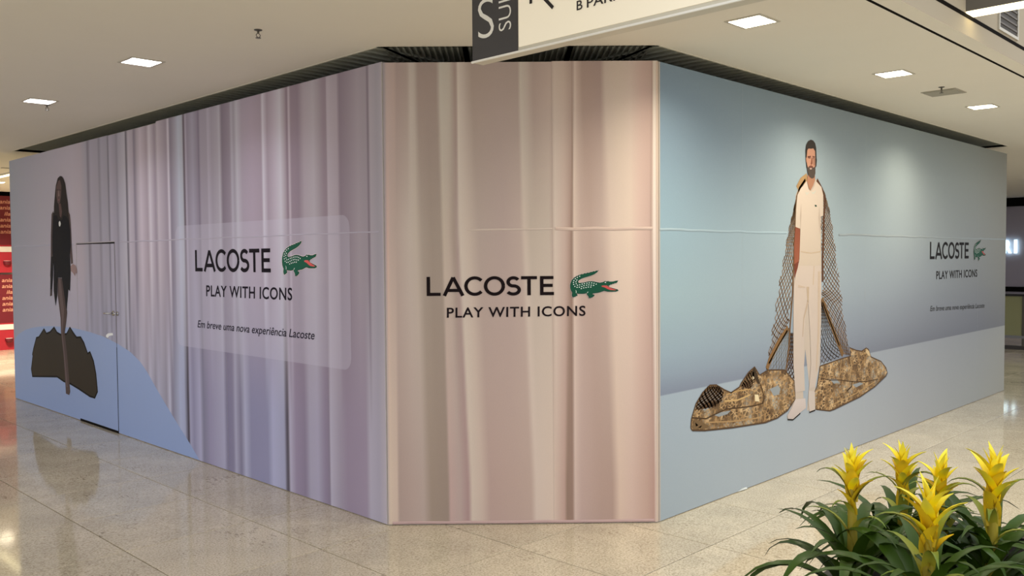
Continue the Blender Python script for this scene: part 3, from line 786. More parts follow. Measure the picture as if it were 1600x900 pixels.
# gap of the door stays visible across the mound
mesh('door_gap', [WP('L', DOOR0, SEAM - 0.012, 0.0136), WP('L', DOOR0, SEAM + 0.004, 0.0136), WP('L', DOOR1, SEAM + 0.001, 0.0136), WP('L', DOOR1, SEAM - 0.005, 0.0136)], [(0, 1, 2, 3)], M['slot'], dk)
mesh('door_gap', [WP('L', DOOR0 + 0.001, 0.9, 0.0136), WP('L', DOOR0 + 0.001, SEAM, 0.0136), WP('L', DOOR0 + 0.008, SEAM, 0.0136), WP('L', DOOR0 + 0.008, 0.9, 0.0136)], [(0, 1, 2, 3)], M['grout'], dk)
mesh('door_gap', [WP('L', DOOR0 - 0.002, 0.0, 0.0136), WP('L', DOOR0 - 0.002, 0.9, 0.0136), WP('L', DOOR0 + 0.012, 0.9, 0.0136), WP('L', DOOR0 + 0.012, 0.0, 0.0136)], [(0, 1, 2, 3)], M['slot'], dk)
mesh('door_gap', [WP('L', DOOR0, 0.0, 0.0136), WP('L', DOOR0, 0.026, 0.0136), WP('L', DOOR1, 0.026, 0.0136), WP('L', DOOR1, 0.0, 0.0136)], [(0, 1, 2, 3)], M['slot'], dk)

lab = [(3.134,2.113),(0.381,2.107),(0.391,1.015),(3.119,1.016)]
lu0 = (lab[1][0] + lab[2][0]) / 2; lu1 = (lab[0][0] + lab[3][0]) / 2; lv1 = (lab[0][1] + lab[1][1]) / 2; lv0 = (lab[2][1] + lab[3][1]) / 2
def label_ink(u, v):
    c = ink('L', u, v); w = inkc('L', (166, 158, 166)); k = 0.32
    return [c[i] * (1 - k) + w[i] * k for i in range(3)]
V, Cc, Fc = [], [], []
nu = int((lu1 - lu0) / 0.009)
R_ = 0.09
for i in range(nu + 1):
    u = lu0 + (lu1 - lu0) * i / nu
    e_ = min(u - lu0, lu1 - u); cut = R_ - math.sqrt(max(0, R_ * R_ - (R_ - e_) ** 2)) if e_ < R_ else 0
    for k in range(9):
        v = lv0 + cut + (lv1 - lv0 - 2 * cut) * k / 8
        V.append(WP('L', u, v, 0.0128)); Cc.append(label_ink(u, v))
for i in range(nu):
    for k in range(8):
        Fc.append((9*i + k, 9*i + k + 1, 9*(i+1) + k + 1, 9*(i+1) + k))
tp = mesh('text_panel', V, Fc, M['ink'], wall_left, Cc)
tp['label'] = 'translucent rounded text panel over the drapery'

# ---- lettering on the three faces
INK_OFF = 0.0140
put_brand('C', [(0.276,1.549),(1.131,1.677)], wall_front, INK_OFF)
put_text('tagline_lettering', 'C', 'PLAY WITH ICONS', [(0.409,1.401),(1.339,1.407),(0.410,1.470)], wall_front, INK_OFF, weight=0.016, spacing=1.10)
put_croc('C', [(1.236,1.523),(1.562,1.718)], wall_front, INK_OFF)

def mapL(p): return p
put_brand('L', [(2.738,1.698),(1.446,1.887)], wall_left, INK_OFF, (30, 24, 32))
put_text('tagline_lettering', 'L', 'PLAY WITH ICONS', [(2.541,1.481),(1.146,1.486),(2.537,1.579)], wall_left, INK_OFF, (34, 28, 40), weight=0.016, spacing=1.08)
put_croc('L', [(1.282,1.668),(0.797,1.945)], wall_left, INK_OFF)
put_text('notice_lettering', 'L', 'Em breve uma nova experiência Lacoste', [(2.717,1.180),(0.847,1.185),(2.714,1.265)], wall_left, INK_OFF, (40, 36, 52), shear=0.22, weight=0.008)
put_brand('R', [(5.058,1.748),(6.340,1.936)], wall_right, INK_OFF, (34, 32, 32))
put_text('tagline_lettering', 'R', 'PLAY WITH ICONS', [(5.260,1.524),(6.662,1.522),(5.257,1.616)], wall_right, INK_OFF, (40, 38, 38), weight=0.016, spacing=1.08)
put_croc('R', [(6.512,1.714),(6.978,1.980)], wall_right, INK_OFF, 0.15)
put_text('notice_lettering', 'R', 'Em breve uma nova experiência Lacoste', [(5.084,1.163),(6.961,1.114),(5.082,1.239)], wall_right, INK_OFF, (62, 62, 62), shear=0.22, weight=0.006)

# ------------------------------------------------------------------ printed woman on the left face
fig = poly('printed_person', 'L', [(7.236,0.342),(7.277,0.441),(7.202,0.612),(7.219,0.631),(7.162,0.717),(7.047,0.857),(6.950,0.873),(6.752,0.984),(6.669,0.933),(6.553,0.955),(6.396,1.022),(6.301,0.965),(6.183,0.947),(5.989,0.967),(5.879,1.048),(5.770,0.989),(5.672,0.944),(5.547,0.955),(5.452,0.897),(5.349,0.786),(5.280,0.809),(5.178,0.709),(5.117,0.572),(5.083,0.379),(5.172,0.295),(5.323,0.296),(5.662,0.347),(5.916,0.378),(6.126,0.386),(6.341,0.420)], (14, 13, 11), wall_left, 0.0135)
fig['label'] = 'printed woman with long dark hair and black dress on a dark rock'
poly('rock', 'L', inset([(7.236,0.342),(7.277,0.441),(7.202,0.612),(7.219,0.631),(7.162,0.717),(7.047,0.857),(6.950,0.873),(6.752,0.984),(6.669,0.933),(6.553,0.955),(6.396,1.022),(6.301,0.965),(6.183,0.947),(5.989,0.967),(5.879,1.048),(5.770,0.989),(5.672,0.944),(5.547,0.955),(5.452,0.897),(5.349,0.786),(5.280,0.809),(5.178,0.709),(5.117,0.572),(5.083,0.379),(5.172,0.295),(5.323,0.296),(5.662,0.347),(5.916,0.378),(6.126,0.386),(6.341,0.420)], 0.022), (48, 42, 36), fig, 0.0142, (50, 42, 33))
poly('leg', 'L', [(6.227,1.596),(6.082,1.598),(5.951,1.205),(5.990,1.099),(6.048,0.964),(5.986,0.722),(5.916,0.293),(5.951,0.253),(6.055,0.259),(6.103,0.713),(6.166,0.957),(6.169,1.129),(6.242,1.395)], (66, 53, 51), fig, 0.0150, (74, 60, 56))
poly('leg_light', 'L', [(6.212,1.583),(6.136,1.587),(6.044,1.229),(6.075,1.095),(6.117,0.960),(6.052,0.679),(5.991,0.342),(6.034,0.338),(6.089,0.676),(6.149,0.958),(6.126,1.131),(6.193,1.396)], (88, 73, 70), fig, 0.0155)
poly('arm', 'L', [(6.381,2.347),(6.317,2.382),(6.301,2.277),(6.363,1.972),(6.402,1.757),(6.438,1.582),(6.472,1.555),(6.482,1.622),(6.448,1.811),(6.422,2.107)], (66, 54, 52), fig, 0.0150)
poly('arm', 'L', [(5.840,2.358),(5.782,2.317),(5.759,2.143),(5.752,1.938),(5.728,1.771),(5.785,1.758),(5.812,1.887),(5.819,2.145)], (78, 64, 62), fig, 0.0150)
poly('dress', 'L', [(6.319,2.357),(6.200,2.374),(6.080,2.288),(5.971,2.358),(5.831,2.330),(5.784,2.141),(5.776,1.960),(5.813,1.866),(5.807,1.670),(5.842,1.451),(5.891,1.472),(5.971,1.213),(6.088,1.601),(6.225,1.600),(6.262,1.389),(6.324,1.267),(6.376,1.447),(6.354,1.734),(6.380,1.824),(6.372,2.081)], (19, 18, 22), fig, 0.0156)
poly('dress_drape', 'L', [(6.444,1.840),(6.356,1.855),(6.384,1.628),(6.445,1.392),(6.502,1.375),(6.472,1.627)], (26, 23, 26), fig, 0.0153)
poly('hair', 'L', [(6.065,2.772),(6.011,2.765),(5.958,2.735),(5.907,2.677),(5.884,2.599),(5.868,2.527),(5.843,2.468),(5.822,2.351),(5.843,2.261),(5.891,2.302),(5.988,2.319),(6.024,2.268),(6.158,2.272),(6.192,2.326),(6.298,2.330),(6.290,2.436),(6.249,2.567),(6.211,2.670),(6.142,2.751)], (38, 32, 31), fig, 0.0162)
poly('face', 'L', [(6.125,2.720),(6.065,2.727),(6.026,2.659),(6.041,2.555),(6.084,2.469),(6.130,2.453),(6.169,2.473),(6.198,2.551),(6.190,2.656)], (80, 62, 59), fig, 0.0168)
poly('neck', 'L', [(6.130,2.455),(6.062,2.459),(6.025,2.359),(6.060,2.292),(6.103,2.310)], (80, 60, 58), fig, 0.0168)
s = Strokes('L', 0.0174)
for q, c in (([(6.177,2.622),(6.132,2.626),(6.133,2.613),(6.178,2.610)], (50,40,40)), ([(6.095,2.621),(6.044,2.613),(6.045,2.603),(6.096,2.611)], (50,40,40)), ([(6.148,2.509),(6.089,2.506),(6.112,2.491),(6.142,2.495)], (112,74,72)), ([(6.126,2.606),(6.104,2.605),(6.093,2.543),(6.138,2.542)], (116,94,88))):
    s.shape(q, c)
s.build('face_marks', fig)
poly('pendant', 'L', [(6.114,2.260),(6.085,2.244),(6.076,2.220),(6.096,2.197),(6.119,2.192),(6.140,2.206),(6.142,2.239)], (206, 204, 200), fig, 0.0172)
poly('hand', 'L', [(5.800,1.736),(5.727,1.762),(5.647,1.744),(5.619,1.719),(5.597,1.671),(5.634,1.645),(5.662,1.678),(5.666,1.623),(5.705,1.645),(5.744,1.666),(5.794,1.681)], (132, 108, 104), fig, 0.0158)
poly('hand', 'L', [(6.487,1.456),(6.441,1.467),(6.436,1.390),(6.470,1.377),(6.503,1.388)], (60, 50, 50), fig, 0.0158)

# ------------------------------------------------------------------ printed man with fishing net on the right face
PILE_L = [(0.386,0.589),(0.394,0.653),(0.451,0.751),(0.536,0.821),(0.634,0.864),(0.722,0.857),(0.838,0.807),(0.930,0.775),(1.051,0.804),(1.078,0.832),(1.189,0.903),(1.281,0.937),(1.360,0.864),(1.493,0.891),(1.770,0.864),(1.948,0.750),(1.957,0.601),(1.820,0.526),(1.648,0.488),(1.451,0.478),(0.944,0.511),(0.560,0.546),(0.404,0.570)]
PILE_R = [(2.418,0.835),(2.885,0.863),(3.063,0.868),(3.022,0.949),(3.164,0.912),(3.289,0.893),(3.394,0.915),(3.448,0.897),(3.504,0.822),(3.749,0.755),(3.876,0.679),(3.907,0.629),(3.866,0.601),(3.597,0.525),(3.254,0.467),(2.699,0.421),(2.606,0.419),(2.333,0.469),(2.297,0.598),(2.366,0.671)]
man = poly('printed_person', 'R', [(2.135,2.454),(2.338,2.449),(2.450,2.350),(2.427,2.144),(2.424,1.900),(2.432,1.795),(2.438,1.292),(2.418,0.857),(2.334,0.686),(2.312,0.466),(2.179,0.478),(2.213,0.700),(2.138,1.008),(2.095,0.713),(2.120,0.491),(1.869,0.444),(1.813,0.468),(1.946,0.595),(1.932,0.945),(1.927,1.425),(1.924,1.797),(1.944,2.078),(1.953,2.300),(2.020,2.383)], (196, 180, 160), wall_right, 0.0128)
man['label'] = 'printed bearded man in cream clothes with a fishing net over his shoulders'
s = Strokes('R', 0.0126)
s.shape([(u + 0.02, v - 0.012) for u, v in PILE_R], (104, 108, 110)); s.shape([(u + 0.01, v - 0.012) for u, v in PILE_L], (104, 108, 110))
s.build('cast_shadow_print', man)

def net_piece(name, left, right, nx, ny, rgb_a, rgb_b, width, off, fill=None):
    """diamond netting between two traced edges"""
    def row(side, t):
        k = t * (len(side) - 1); i = min(int(k), len(side) - 2); f_ = k - i
        return (side[i][0] + (side[i+1][0] - side[i][0]) * f_, side[i][1] + (side[i+1][1] - side[i][1]) * f_)
    def P(s_, t):
        a, b = row(left, t), row(right, t); return (a[0] + (b[0] - a[0]) * s_, a[1] + (b[1] - a[1]) * s_)
    st = Strokes('R', off)
    if fill:
        for i in range(12):
            st.shape([P(0, i / 12), P(1, i / 12), P(1, (i + 1) / 12), P(0, (i + 1) / 12)], fill)
        st2 = st; st2.build(name + '_ground', man); st = Strokes('R', off + 0.0004)
    r_ = random.Random(len(name) * 7 + nx)
    slope = ny / nx
    for sg in (1, -1):
        for k in range(-ny, nx + ny):
            s0 = k / nx if sg > 0 else (k + 1) / nx
            pts = []
            for j in range(49):
                t = j / 48; s_ = s0 + sg * (t * ny / nx) - (0 if sg > 0 else -0)
                if 0 <= s_ <= 1:
                    wv = 0.05 / nx * math.sin(j * 1.7 + k)
                    pts.append(P(min(1, max(0, s_ + wv)), t))
                elif pts: break
            if sg < 0 and not pts:
                pass
            if len(pts) > 1:
                c = rgb_a if r_.random() < 0.5 else rgb_b
                st.line(pts, width * r_.uniform(0.8, 1.3), c)
    return st.build(name, man)
def net_piece2(name, left, right, nx, ny, *a):
    return net_piece(name, left, right, nx, ny, *a)

NL_out = [(2.124,2.442),(2.009,2.372),(1.953,2.263),(1.893,2.135),(1.844,2.049),(1.795,1.923),(1.721,1.720),(1.652,1.535),(1.575,1.275),(1.508,1.059),(1.468,0.899)]
NL_in = [(2.159,2.434),(2.055,2.353),(1.976,2.259),(1.955,2.136),(1.950,2.051),(1.923,1.924),(1.925,1.717),(1.904,1.527),(1.861,1.295),(1.834,1.212),(1.489,0.897)]
NL_faint_l = [(1.818,1.198),(1.709,1.121),(1.603,1.015),(1.489,0.892)]
NL_faint_r = [(1.851,1.206),(1.852,1.111),(1.831,0.975),(1.788,0.841)]
NR_in = [(2.338,2.449),(2.425,2.366),(2.414,2.260),(2.403,2.144),(2.416,2.017),(2.418,1.878),(2.433,1.700),(2.435,1.505),(2.448,1.426),(2.616,1.198),(2.856,0.904)]
NR_out = [(2.350,2.450),(2.474,2.363),(2.564,2.255),(2.623,2.144),(2.669,2.021),(2.717,1.873),(2.772,1.695),(2.841,1.492),(2.884,1.327),(2.962,1.089),(3.062,0.868)]
NR_faint_l = [(2.436,1.404),(2.438,1.236),(2.428,1.013),(2.418,0.846)]
NR_faint_r = [(2.461,1.403),(2.577,1.228),(2.735,1.018),(2.870,0.885)]
net_piece('net_veil', NL_faint_l, NL_faint_r, 6, 6, (120, 118, 108), (136, 134, 124), 0.006, 0.0130)
net_piece('net_veil', NR_faint_l, NR_faint_r, 6, 9, (62, 52, 44), (96, 86, 74), 0.008, 0.0130)
net_piece('net_cape', NL_out, NL_in, 5, 36, (116, 90, 64), (146, 118, 88), 0.009, 0.0134)
net_piece('net_cape', NR_in, NR_out, 6, 40, (104, 80, 56), (140, 112, 84), 0.009, 0.0134)
# dark lining of the cape beside the arms, rolled edges
s = Strokes('R', 0.0136)
s.line([(2.124,2.437),(2.021,2.362),(1.970,2.285),(1.954,2.168),(1.950,2.051),(1.929,1.903),(1.919,1.691),(1.904,1.479),(1.867,1.242),(1.841,1.032),(1.798,0.861),(1.691,0.704),(1.554,0.550),(1.419,0.481)], 0.024, (112, 84, 56))
s.line([(2.159,2.461),(2.054,2.417),(1.987,2.350)], 0.07, (168, 134, 90))
s.line([(2.338,2.449),(2.437,2.372),(2.500,2.286),(2.477,2.129),(2.473,1.951),(2.456,1.794),(2.459,1.571)], 0.035, (92, 62, 42))
s.line([(1.829,1.208),(1.666,1.098),(1.550,0.999),(1.478,0.903)], 0.05, (134, 100, 62)); s.line([(1.818,1.187),(1.666,1.072),(1.509,0.941)], 0.018, (176, 138, 88))
s.line([(2.448,1.426),(2.602,1.227),(2.748,1.046),(2.883,0.890)], 0.05, (122, 92, 58)); s.line([(2.461,1.392),(2.629,1.191),(2.802,0.984)], 0.016, (164, 128, 84))
s.line([(2.418,0.834),(2.407,0.735),(2.421,0.621),(2.497,0.510),(2.652,0.422)], 0.022, (150, 116, 78))
s.build('net_rope', man)
# square meshes between rope and leg
net_piece('net_inner', [(1.874,1.162),(1.842,0.974),(1.810,0.850),(1.723,0.701),(1.606,0.558)], [(1.941,1.158),(1.943,0.965),(1.956,0.808),(1.957,0.663),(1.912,0.583)], 3, 12, (74, 54, 38), (98, 74, 52), 0.012, 0.0133)

def net_print():
    m, nt, b = mat_new('printed_net')
    N = nt.nodes.new; K = nt.links.new
    g = N('ShaderNodeNewGeometry')
    nw = N('ShaderNodeTexNoise'); nw.inputs['Scale'].default_value = 5; nw.inputs['Detail'].default_value = 2
    K(g.outputs['Position'], nw.inputs['Vector'])
    sc1 = N('ShaderNodeVectorMath'); sc1.operation = 'SCALE'; sc1.inputs['Scale'].default_value = 0.05
    K(nw.outputs['Color'], sc1.inputs[0])
    ad = N('ShaderNodeVectorMath'); ad.operation = 'ADD'
    K(g.outputs['Position'], ad.inputs[0]); K(sc1.outputs[0], ad.inputs[1])
    mp = N('ShaderNodeMapping'); mp.inputs['Scale'].default_value = (21, 0.0, 34); mp.inputs['Rotation'].default_value = (0, 0.25, 0)
    K(ad.outputs[0], mp.inputs['Vector'])
    vo = N('ShaderNodeTexVoronoi'); vo.feature = 'DISTANCE_TO_EDGE'; vo.inputs['Scale'].default_value = 1.0; vo.inputs['Randomness'].default_value = 0.75
    K(mp.outputs[0], vo.inputs['Vector'])
    line = N('ShaderNodeMapRange'); line.inputs['From Min'].default_value = 0.05; line.inputs['From Max'].default_value = 0.15
    line.inputs['To Min'].default_value = 1; line.inputs['To Max'].default_value = 0
    K(vo.outputs['Distance'], line.inputs['Value'])
    n2 = N('ShaderNodeTexNoise'); n2.inputs['Scale'].default_value = 7; n2.inputs['Detail'].default_value = 3
    K(g.outputs['Position'], n2.inputs['Vector'])
    r1 = N('ShaderNodeValToRGB'); e = r1.color_ramp.elements          # seen between the cords
    e[0].position = 0.36; e[0].color = (*lin((84, 64, 44)), 1); e[1].position = 0.66; e[1].color = (*lin((158, 150, 134)), 1)
    k1 = e.new(0.5); k1.color = (*lin((118, 94, 66)), 1)
    K(n2.outputs['Fac'], r1.inputs[0])
    n3 = N('ShaderNodeTexNoise'); n3.inputs['Scale'].default_value = 16; n3.inputs['Detail'].default_value = 2
    K(g.outputs['Position'], n3.inputs['Vector'])
    r2_ = N('ShaderNodeValToRGB'); e = r2_.color_ramp.elements         # the cords
    e[0].position = 0.35; e[0].color = (*lin((104, 78, 52)), 1); e[1].position = 0.68; e[1].color = (*lin((204, 172, 128)), 1)
    k1 = e.new(0.5); k1.color = (*lin((160, 126, 84)), 1)
    K(n3.outputs['Fac'], r2_.inputs[0])
    mx = N('ShaderNodeMix'); mx.data_type = 'RGBA'
    K(line.outputs[0], mx.inputs[0]); K(r1.outputs[0], mx.inputs[6]); K(r2_.outputs[0], mx.inputs[7])
    K(mx.outputs[2], b.inputs['Base Color'])
    b.inputs['Roughness'].default_value = 0.55; b.inputs['Specular IOR Level'].default_value = 0.12
    return m
M['net'] = net_print()
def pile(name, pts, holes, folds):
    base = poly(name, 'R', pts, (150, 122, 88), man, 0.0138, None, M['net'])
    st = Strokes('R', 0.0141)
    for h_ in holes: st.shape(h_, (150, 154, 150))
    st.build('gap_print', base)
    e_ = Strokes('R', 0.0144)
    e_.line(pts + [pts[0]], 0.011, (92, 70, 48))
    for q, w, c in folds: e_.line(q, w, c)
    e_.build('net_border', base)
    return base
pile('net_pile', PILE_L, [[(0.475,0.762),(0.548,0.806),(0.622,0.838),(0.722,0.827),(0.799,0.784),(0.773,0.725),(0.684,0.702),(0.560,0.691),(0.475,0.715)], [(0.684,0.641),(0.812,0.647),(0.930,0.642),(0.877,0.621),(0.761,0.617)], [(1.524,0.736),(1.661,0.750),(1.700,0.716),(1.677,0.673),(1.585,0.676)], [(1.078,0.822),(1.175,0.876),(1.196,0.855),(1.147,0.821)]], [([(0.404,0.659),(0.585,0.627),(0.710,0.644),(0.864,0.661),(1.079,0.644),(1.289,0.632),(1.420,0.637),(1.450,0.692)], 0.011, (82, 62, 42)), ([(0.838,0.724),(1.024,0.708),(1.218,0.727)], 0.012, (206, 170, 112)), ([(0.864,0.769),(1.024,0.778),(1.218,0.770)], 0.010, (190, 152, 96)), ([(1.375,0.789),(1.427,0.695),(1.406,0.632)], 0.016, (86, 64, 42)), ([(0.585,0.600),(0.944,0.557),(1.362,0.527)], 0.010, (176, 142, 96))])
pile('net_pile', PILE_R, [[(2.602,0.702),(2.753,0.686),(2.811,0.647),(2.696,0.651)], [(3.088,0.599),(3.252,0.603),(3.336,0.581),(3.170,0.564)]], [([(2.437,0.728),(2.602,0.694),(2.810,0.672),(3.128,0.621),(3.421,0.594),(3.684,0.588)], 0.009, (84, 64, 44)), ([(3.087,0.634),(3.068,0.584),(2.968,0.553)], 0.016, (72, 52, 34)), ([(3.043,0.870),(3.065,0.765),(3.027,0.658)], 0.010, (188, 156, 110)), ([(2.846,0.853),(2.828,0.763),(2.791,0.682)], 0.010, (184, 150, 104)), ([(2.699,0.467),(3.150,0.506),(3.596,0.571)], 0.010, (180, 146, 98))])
# wide open meshes at the far tip of the pile
net_piece('net_loop', [(0.609,0.860),(0.523,0.809),(0.463,0.757),(0.439,0.707)], [(0.760,0.843),(0.825,0.787),(0.799,0.735),(0.710,0.699)], 6, 6, (66, 48, 32), (96, 72, 48), 0.014, 0.0148)
net_piece('net_loop', [(1.189,0.896),(1.106,0.840),(1.071,0.808)], [(1.274,0.923),(1.303,0.841),(1.218,0.770)], 4, 5, (84, 62, 42), (116, 90, 60), 0.012, 0.0148)
s = Strokes('R', 0.0150)
s.shape([(1.282,0.720),(1.339,0.713),(1.354,0.656),(1.289,0.668)], (232, 212, 166)); s.shape([(1.248,0.897),(1.271,0.902),(1.274,0.844),(1.248,0.843)], (206, 188, 150))
s.shape([(1.281,0.936),(1.368,0.797),(1.332,0.798),(1.274,0.858),(1.217,0.882)], (70, 56, 40)); s.shape([(0.439,0.647),(0.622,0.571),(0.597,0.554),(0.416,0.574),(0.394,0.594)], (120, 96, 66))
s.shape([(0.475,0.579),(0.530,0.588),(0.511,0.572)], (232, 208, 160)); s.shape([(0.439,0.621),(0.481,0.595),(0.451,0.589)], (214, 186, 140))
s.shape([(3.394,0.911),(3.459,0.879),(3.492,0.831),(3.438,0.840),(3.384,0.876)], (206, 178, 132))
s.build('net_float', man)

poly('trousers', 'R', [(1.974,1.701),(2.035,1.796),(2.407,1.795),(2.430,1.694),(2.429,1.460),(2.415,1.092),(2.373,0.861),(2.324,0.665),(2.208,0.662),(2.242,0.873),(2.225,1.106),(2.186,1.403),(2.165,1.421),(2.111,1.146),(2.107,0.918),(2.130,0.654),(1.957,0.658),(1.921,0.903),(1.917,1.319),(1.922,1.542)], (206, 188, 168), man, 0.0152, (198, 182, 165))
s = Strokes('R', 0.0158)
s.shape([(2.149,1.535),(2.199,1.534),(2.193,1.403),(2.165,1.411)], (188, 166, 138))
s.shape([(2.165,1.417),(2.193,1.403),(2.110,1.260),(2.091,1.115),(2.077,1.116),(2.096,1.277)], (190, 168, 142))
s.shape([(2.364,1.662),(2.408,1.661),(2.400,1.093),(2.352,0.796),(2.330,0.798),(2.363,1.129)], (198, 176, 150))
s.shape([(2.000,1.556),(2.121,1.536),(2.139,1.528),(2.000,1.532)], (198, 176, 150))
s.shape([(2.283,1.713),(2.298,1.713),(2.285,1.548),(2.263,1.549)], (200, 178, 150))
s.build('trouser_creases', man)
poly('shoe', 'R', [(1.957,0.601),(2.138,0.587),(2.153,0.503),(2.045,0.477),(1.925,0.436),(1.831,0.449),(1.817,0.486),(1.890,0.529)], (206, 192, 180), man, 0.0153, (192, 178, 166))
poly('shoe', 'R', [(2.201,0.646),(2.317,0.624),(2.327,0.464),(2.218,0.459),(2.195,0.547)], (200, 186, 170), man, 0.0153)
s = Strokes('R', 0.0158); s.line([(1.824,0.449),(1.918,0.434),(2.048,0.471)], 0.012, (40, 34, 30)); s.line([(2.214,0.456),(2.327,0.461)], 0.012, (40, 34, 30)); s.build('shoe_sole', man)
poly('arm', 'R', [(1.946,2.038),(2.029,2.027),(2.031,1.872),(2.010,1.742),(1.966,1.696),(1.932,1.697),(1.925,1.872)], (138, 78, 56), man, 0.0152, (156, 92, 66))
poly('hand', 'R', [(1.932,1.729),(2.010,1.755),(1.993,1.703),(1.960,1.651),(1.933,1.612)], (122, 66, 48), man, 0.0154)
poly('shirt', 'R', [(2.144,2.429),(2.185,2.356),(2.226,2.345),(2.267,2.374),(2.313,2.439),(2.421,2.391),(2.458,2.322),(2.460,2.146),(2.400,2.131),(2.414,1.955),(2.429,1.710),(2.016,1.715),(2.035,2.023),(1.946,2.038),(1.956,2.183),(1.977,2.301),(2.037,2.358)], (210, 192, 170), man, 0.0156, (202, 184, 160))
s = Strokes('R', 0.0162)
s.shape([(2.035,2.023),(2.051,2.134),(2.044,2.238),(2.028,2.134)], (188, 168, 146)); s.shape([(2.400,2.131),(2.381,2.224),(2.364,2.130),(2.396,1.968)], (190, 170, 148))
s.shape([(2.292,2.232),(2.327,2.233),(2.336,2.220),(2.304,2.216)], (40, 70, 56)); s.line([(2.122,2.336),(2.145,2.316),(2.180,2.334)], 0.012, (196, 196, 178)); s.line([(2.238,2.336),(2.273,2.330),(2.308,2.353)], 0.012, (196, 196, 178))
s.line([(2.042,1.833),(2.229,1.819),(2.416,1.833)], 0.010, (196, 172, 142))
s.build('shirt_marks', man)
FH = 8.18
poly('neck', 'R', [(2.160,2.479),(2.152,2.426),(2.184,2.368),(2.213,2.349),(2.260,2.392),(2.297,2.441),(2.300,2.481)], (170, 122, 92), man, 0.0160)
poly('hair', 'R', [(2.124,2.621),(2.121,2.686),(2.135,2.733),(2.169,2.764),(2.215,2.780),(2.261,2.777),(2.297,2.757),(2.318,2.716),(2.325,2.636),(2.331,2.617),(2.322,2.563),(2.302,2.548),(2.142,2.537)], (58, 52, 46), man, 0.0164)
poly('face', 'R', [(2.139,2.622),(2.149,2.685),(2.172,2.702),(2.213,2.703),(2.262,2.710),(2.292,2.690),(2.298,2.634),(2.299,2.568),(2.258,2.518),(2.215,2.509),(2.168,2.532),(2.145,2.570)], (190, 140, 112), man, 0.0170)
poly('beard', 'R', [(2.142,2.557),(2.162,2.539),(2.182,2.554),(2.214,2.562),(2.249,2.559),(2.267,2.545),(2.302,2.568),(2.302,2.501),(2.279,2.462),(2.233,2.453),(2.192,2.465),(2.160,2.496)], (84, 72, 62), man, 0.0174)
s = Strokes('R', 0.0180)
s.shape([(2.153,2.635),(2.213,2.644),(2.213,2.633),(2.156,2.625)], (96, 56, 44)); s.shape([(2.242,2.645),(2.289,2.644),(2.286,2.635),(2.245,2.636)], (96, 56, 44))
s.shape([(2.161,2.624),(2.208,2.629),(2.208,2.622),(2.164,2.619)], (70, 44, 38)); s.shape([(2.248,2.630),(2.286,2.633),(2.283,2.628),(2.251,2.625)], (70, 44, 38))
s.shape([(2.231,2.629),(2.242,2.630),(2.246,2.581),(2.226,2.568),(2.208,2.572)], (132, 82, 62)); s.shape([(2.185,2.555),(2.214,2.564),(2.249,2.559),(2.246,2.545),(2.191,2.542)], (120, 74, 58))
s.shape([(2.191,2.538),(2.238,2.541),(2.229,2.531),(2.200,2.529)], (206, 176, 158)); s.shape([(2.257,2.625),(2.295,2.627),(2.296,2.567),(2.266,2.565)], (160, 114, 90))
s.shape([(2.121,2.621),(2.139,2.622),(2.142,2.577),(2.128,2.589)], (178, 128, 102))
s.build('face_marks', man)

# ------------------------------------------------------------------ hanging direction sign
SX = 2.90
sg = empty('hanging_sign', (SX, 3.10, 2.74)); tag(sg, 'hanging direction sign with charcoal end panel and cream panel', 'sign')
MB().box((0.0, -3.0, 0.0), (0.07, 0.0, 0.62)).build('casing', M['sign_frame'], sg)
MB().box((-0.006, -0.305, 0.006), (0.0, -0.006, 0.615)).build('dark_panel', M['sign_dark'], sg)
MB().box((-0.004, -2.99, 0.022), (0.0, -0.312, 0.615)).build('cream_panel', M['sign_cream'], sg)
MB().box((-0.009, -3.0, -0.004), (0.0, 0.0, 0.005)).build('edge_strip', M['white'], sg)
for yy in (-0.5, -2.5):
    MB().tube([(0.035, yy, 0.62), (0.035, yy, HC - 2.74)], 0.008, 8).build('hanger', M['steel'], sg)
def sign_text(name, body, y0, y1, z0, z1, mat, rot=False, weight=0.0):
    vs, fs = text_shape(body, 0.0, weight)
    if rot: V = [(-0.0075, y0 + (y1 - y0) * (1 - b), z0 + (z1 - z0) * a) for a, b in vs]
    else: V = [(-0.0075, y0 + (y1 - y0) * a, z0 + (z1 - z0) * b) for a, b in vs]
    return mesh(name, V, fs, mat, sg)
sign_text('direction_letter', 'S', -0.048, -0.155, 0.100, 0.285, M['white'], weight=-0.012)
sign_text('direction_word', 'SUL', -0.187, -0.268, 0.112, 0.285, M['white'], True, -0.008)
sign_text('letter', 'B', -0.660, -0.692, 0.116, 0.156, M['blackink'], weight=0.01)
sign_text('destination_word', 'PARK', -0.716, -0.905, 0.116, 0.156, M['blackink'], weight=0.01)
ar = MB()
def bar(p, q, w):
    d_ = Vector((q[0] - p[0], q[1] - p[1])).normalized(); n_ = Vector((-d_.y, d_.x)) * w / 2
    c4 = [(p[0] + n_.x, p[1] + n_.y), (p[0] - n_.x, p[1] - n_.y), (q[0] - n_.x, q[1] - n_.y), (q[0] + n_.x, q[1] + n_.y)]
    ar.add([(-0.0075, a, b) for a, b in c4], [(0, 1, 2, 3)])
bar((-0.525, 0.155), (-0.40, 0.28), 0.016); bar((-0.40, 0.288), (-0.48, 0.288), 0.016); bar((-0.392, 0.296), (-0.392, 0.20), 0.016)
ar.build('arrow', M['blackink'], sg)

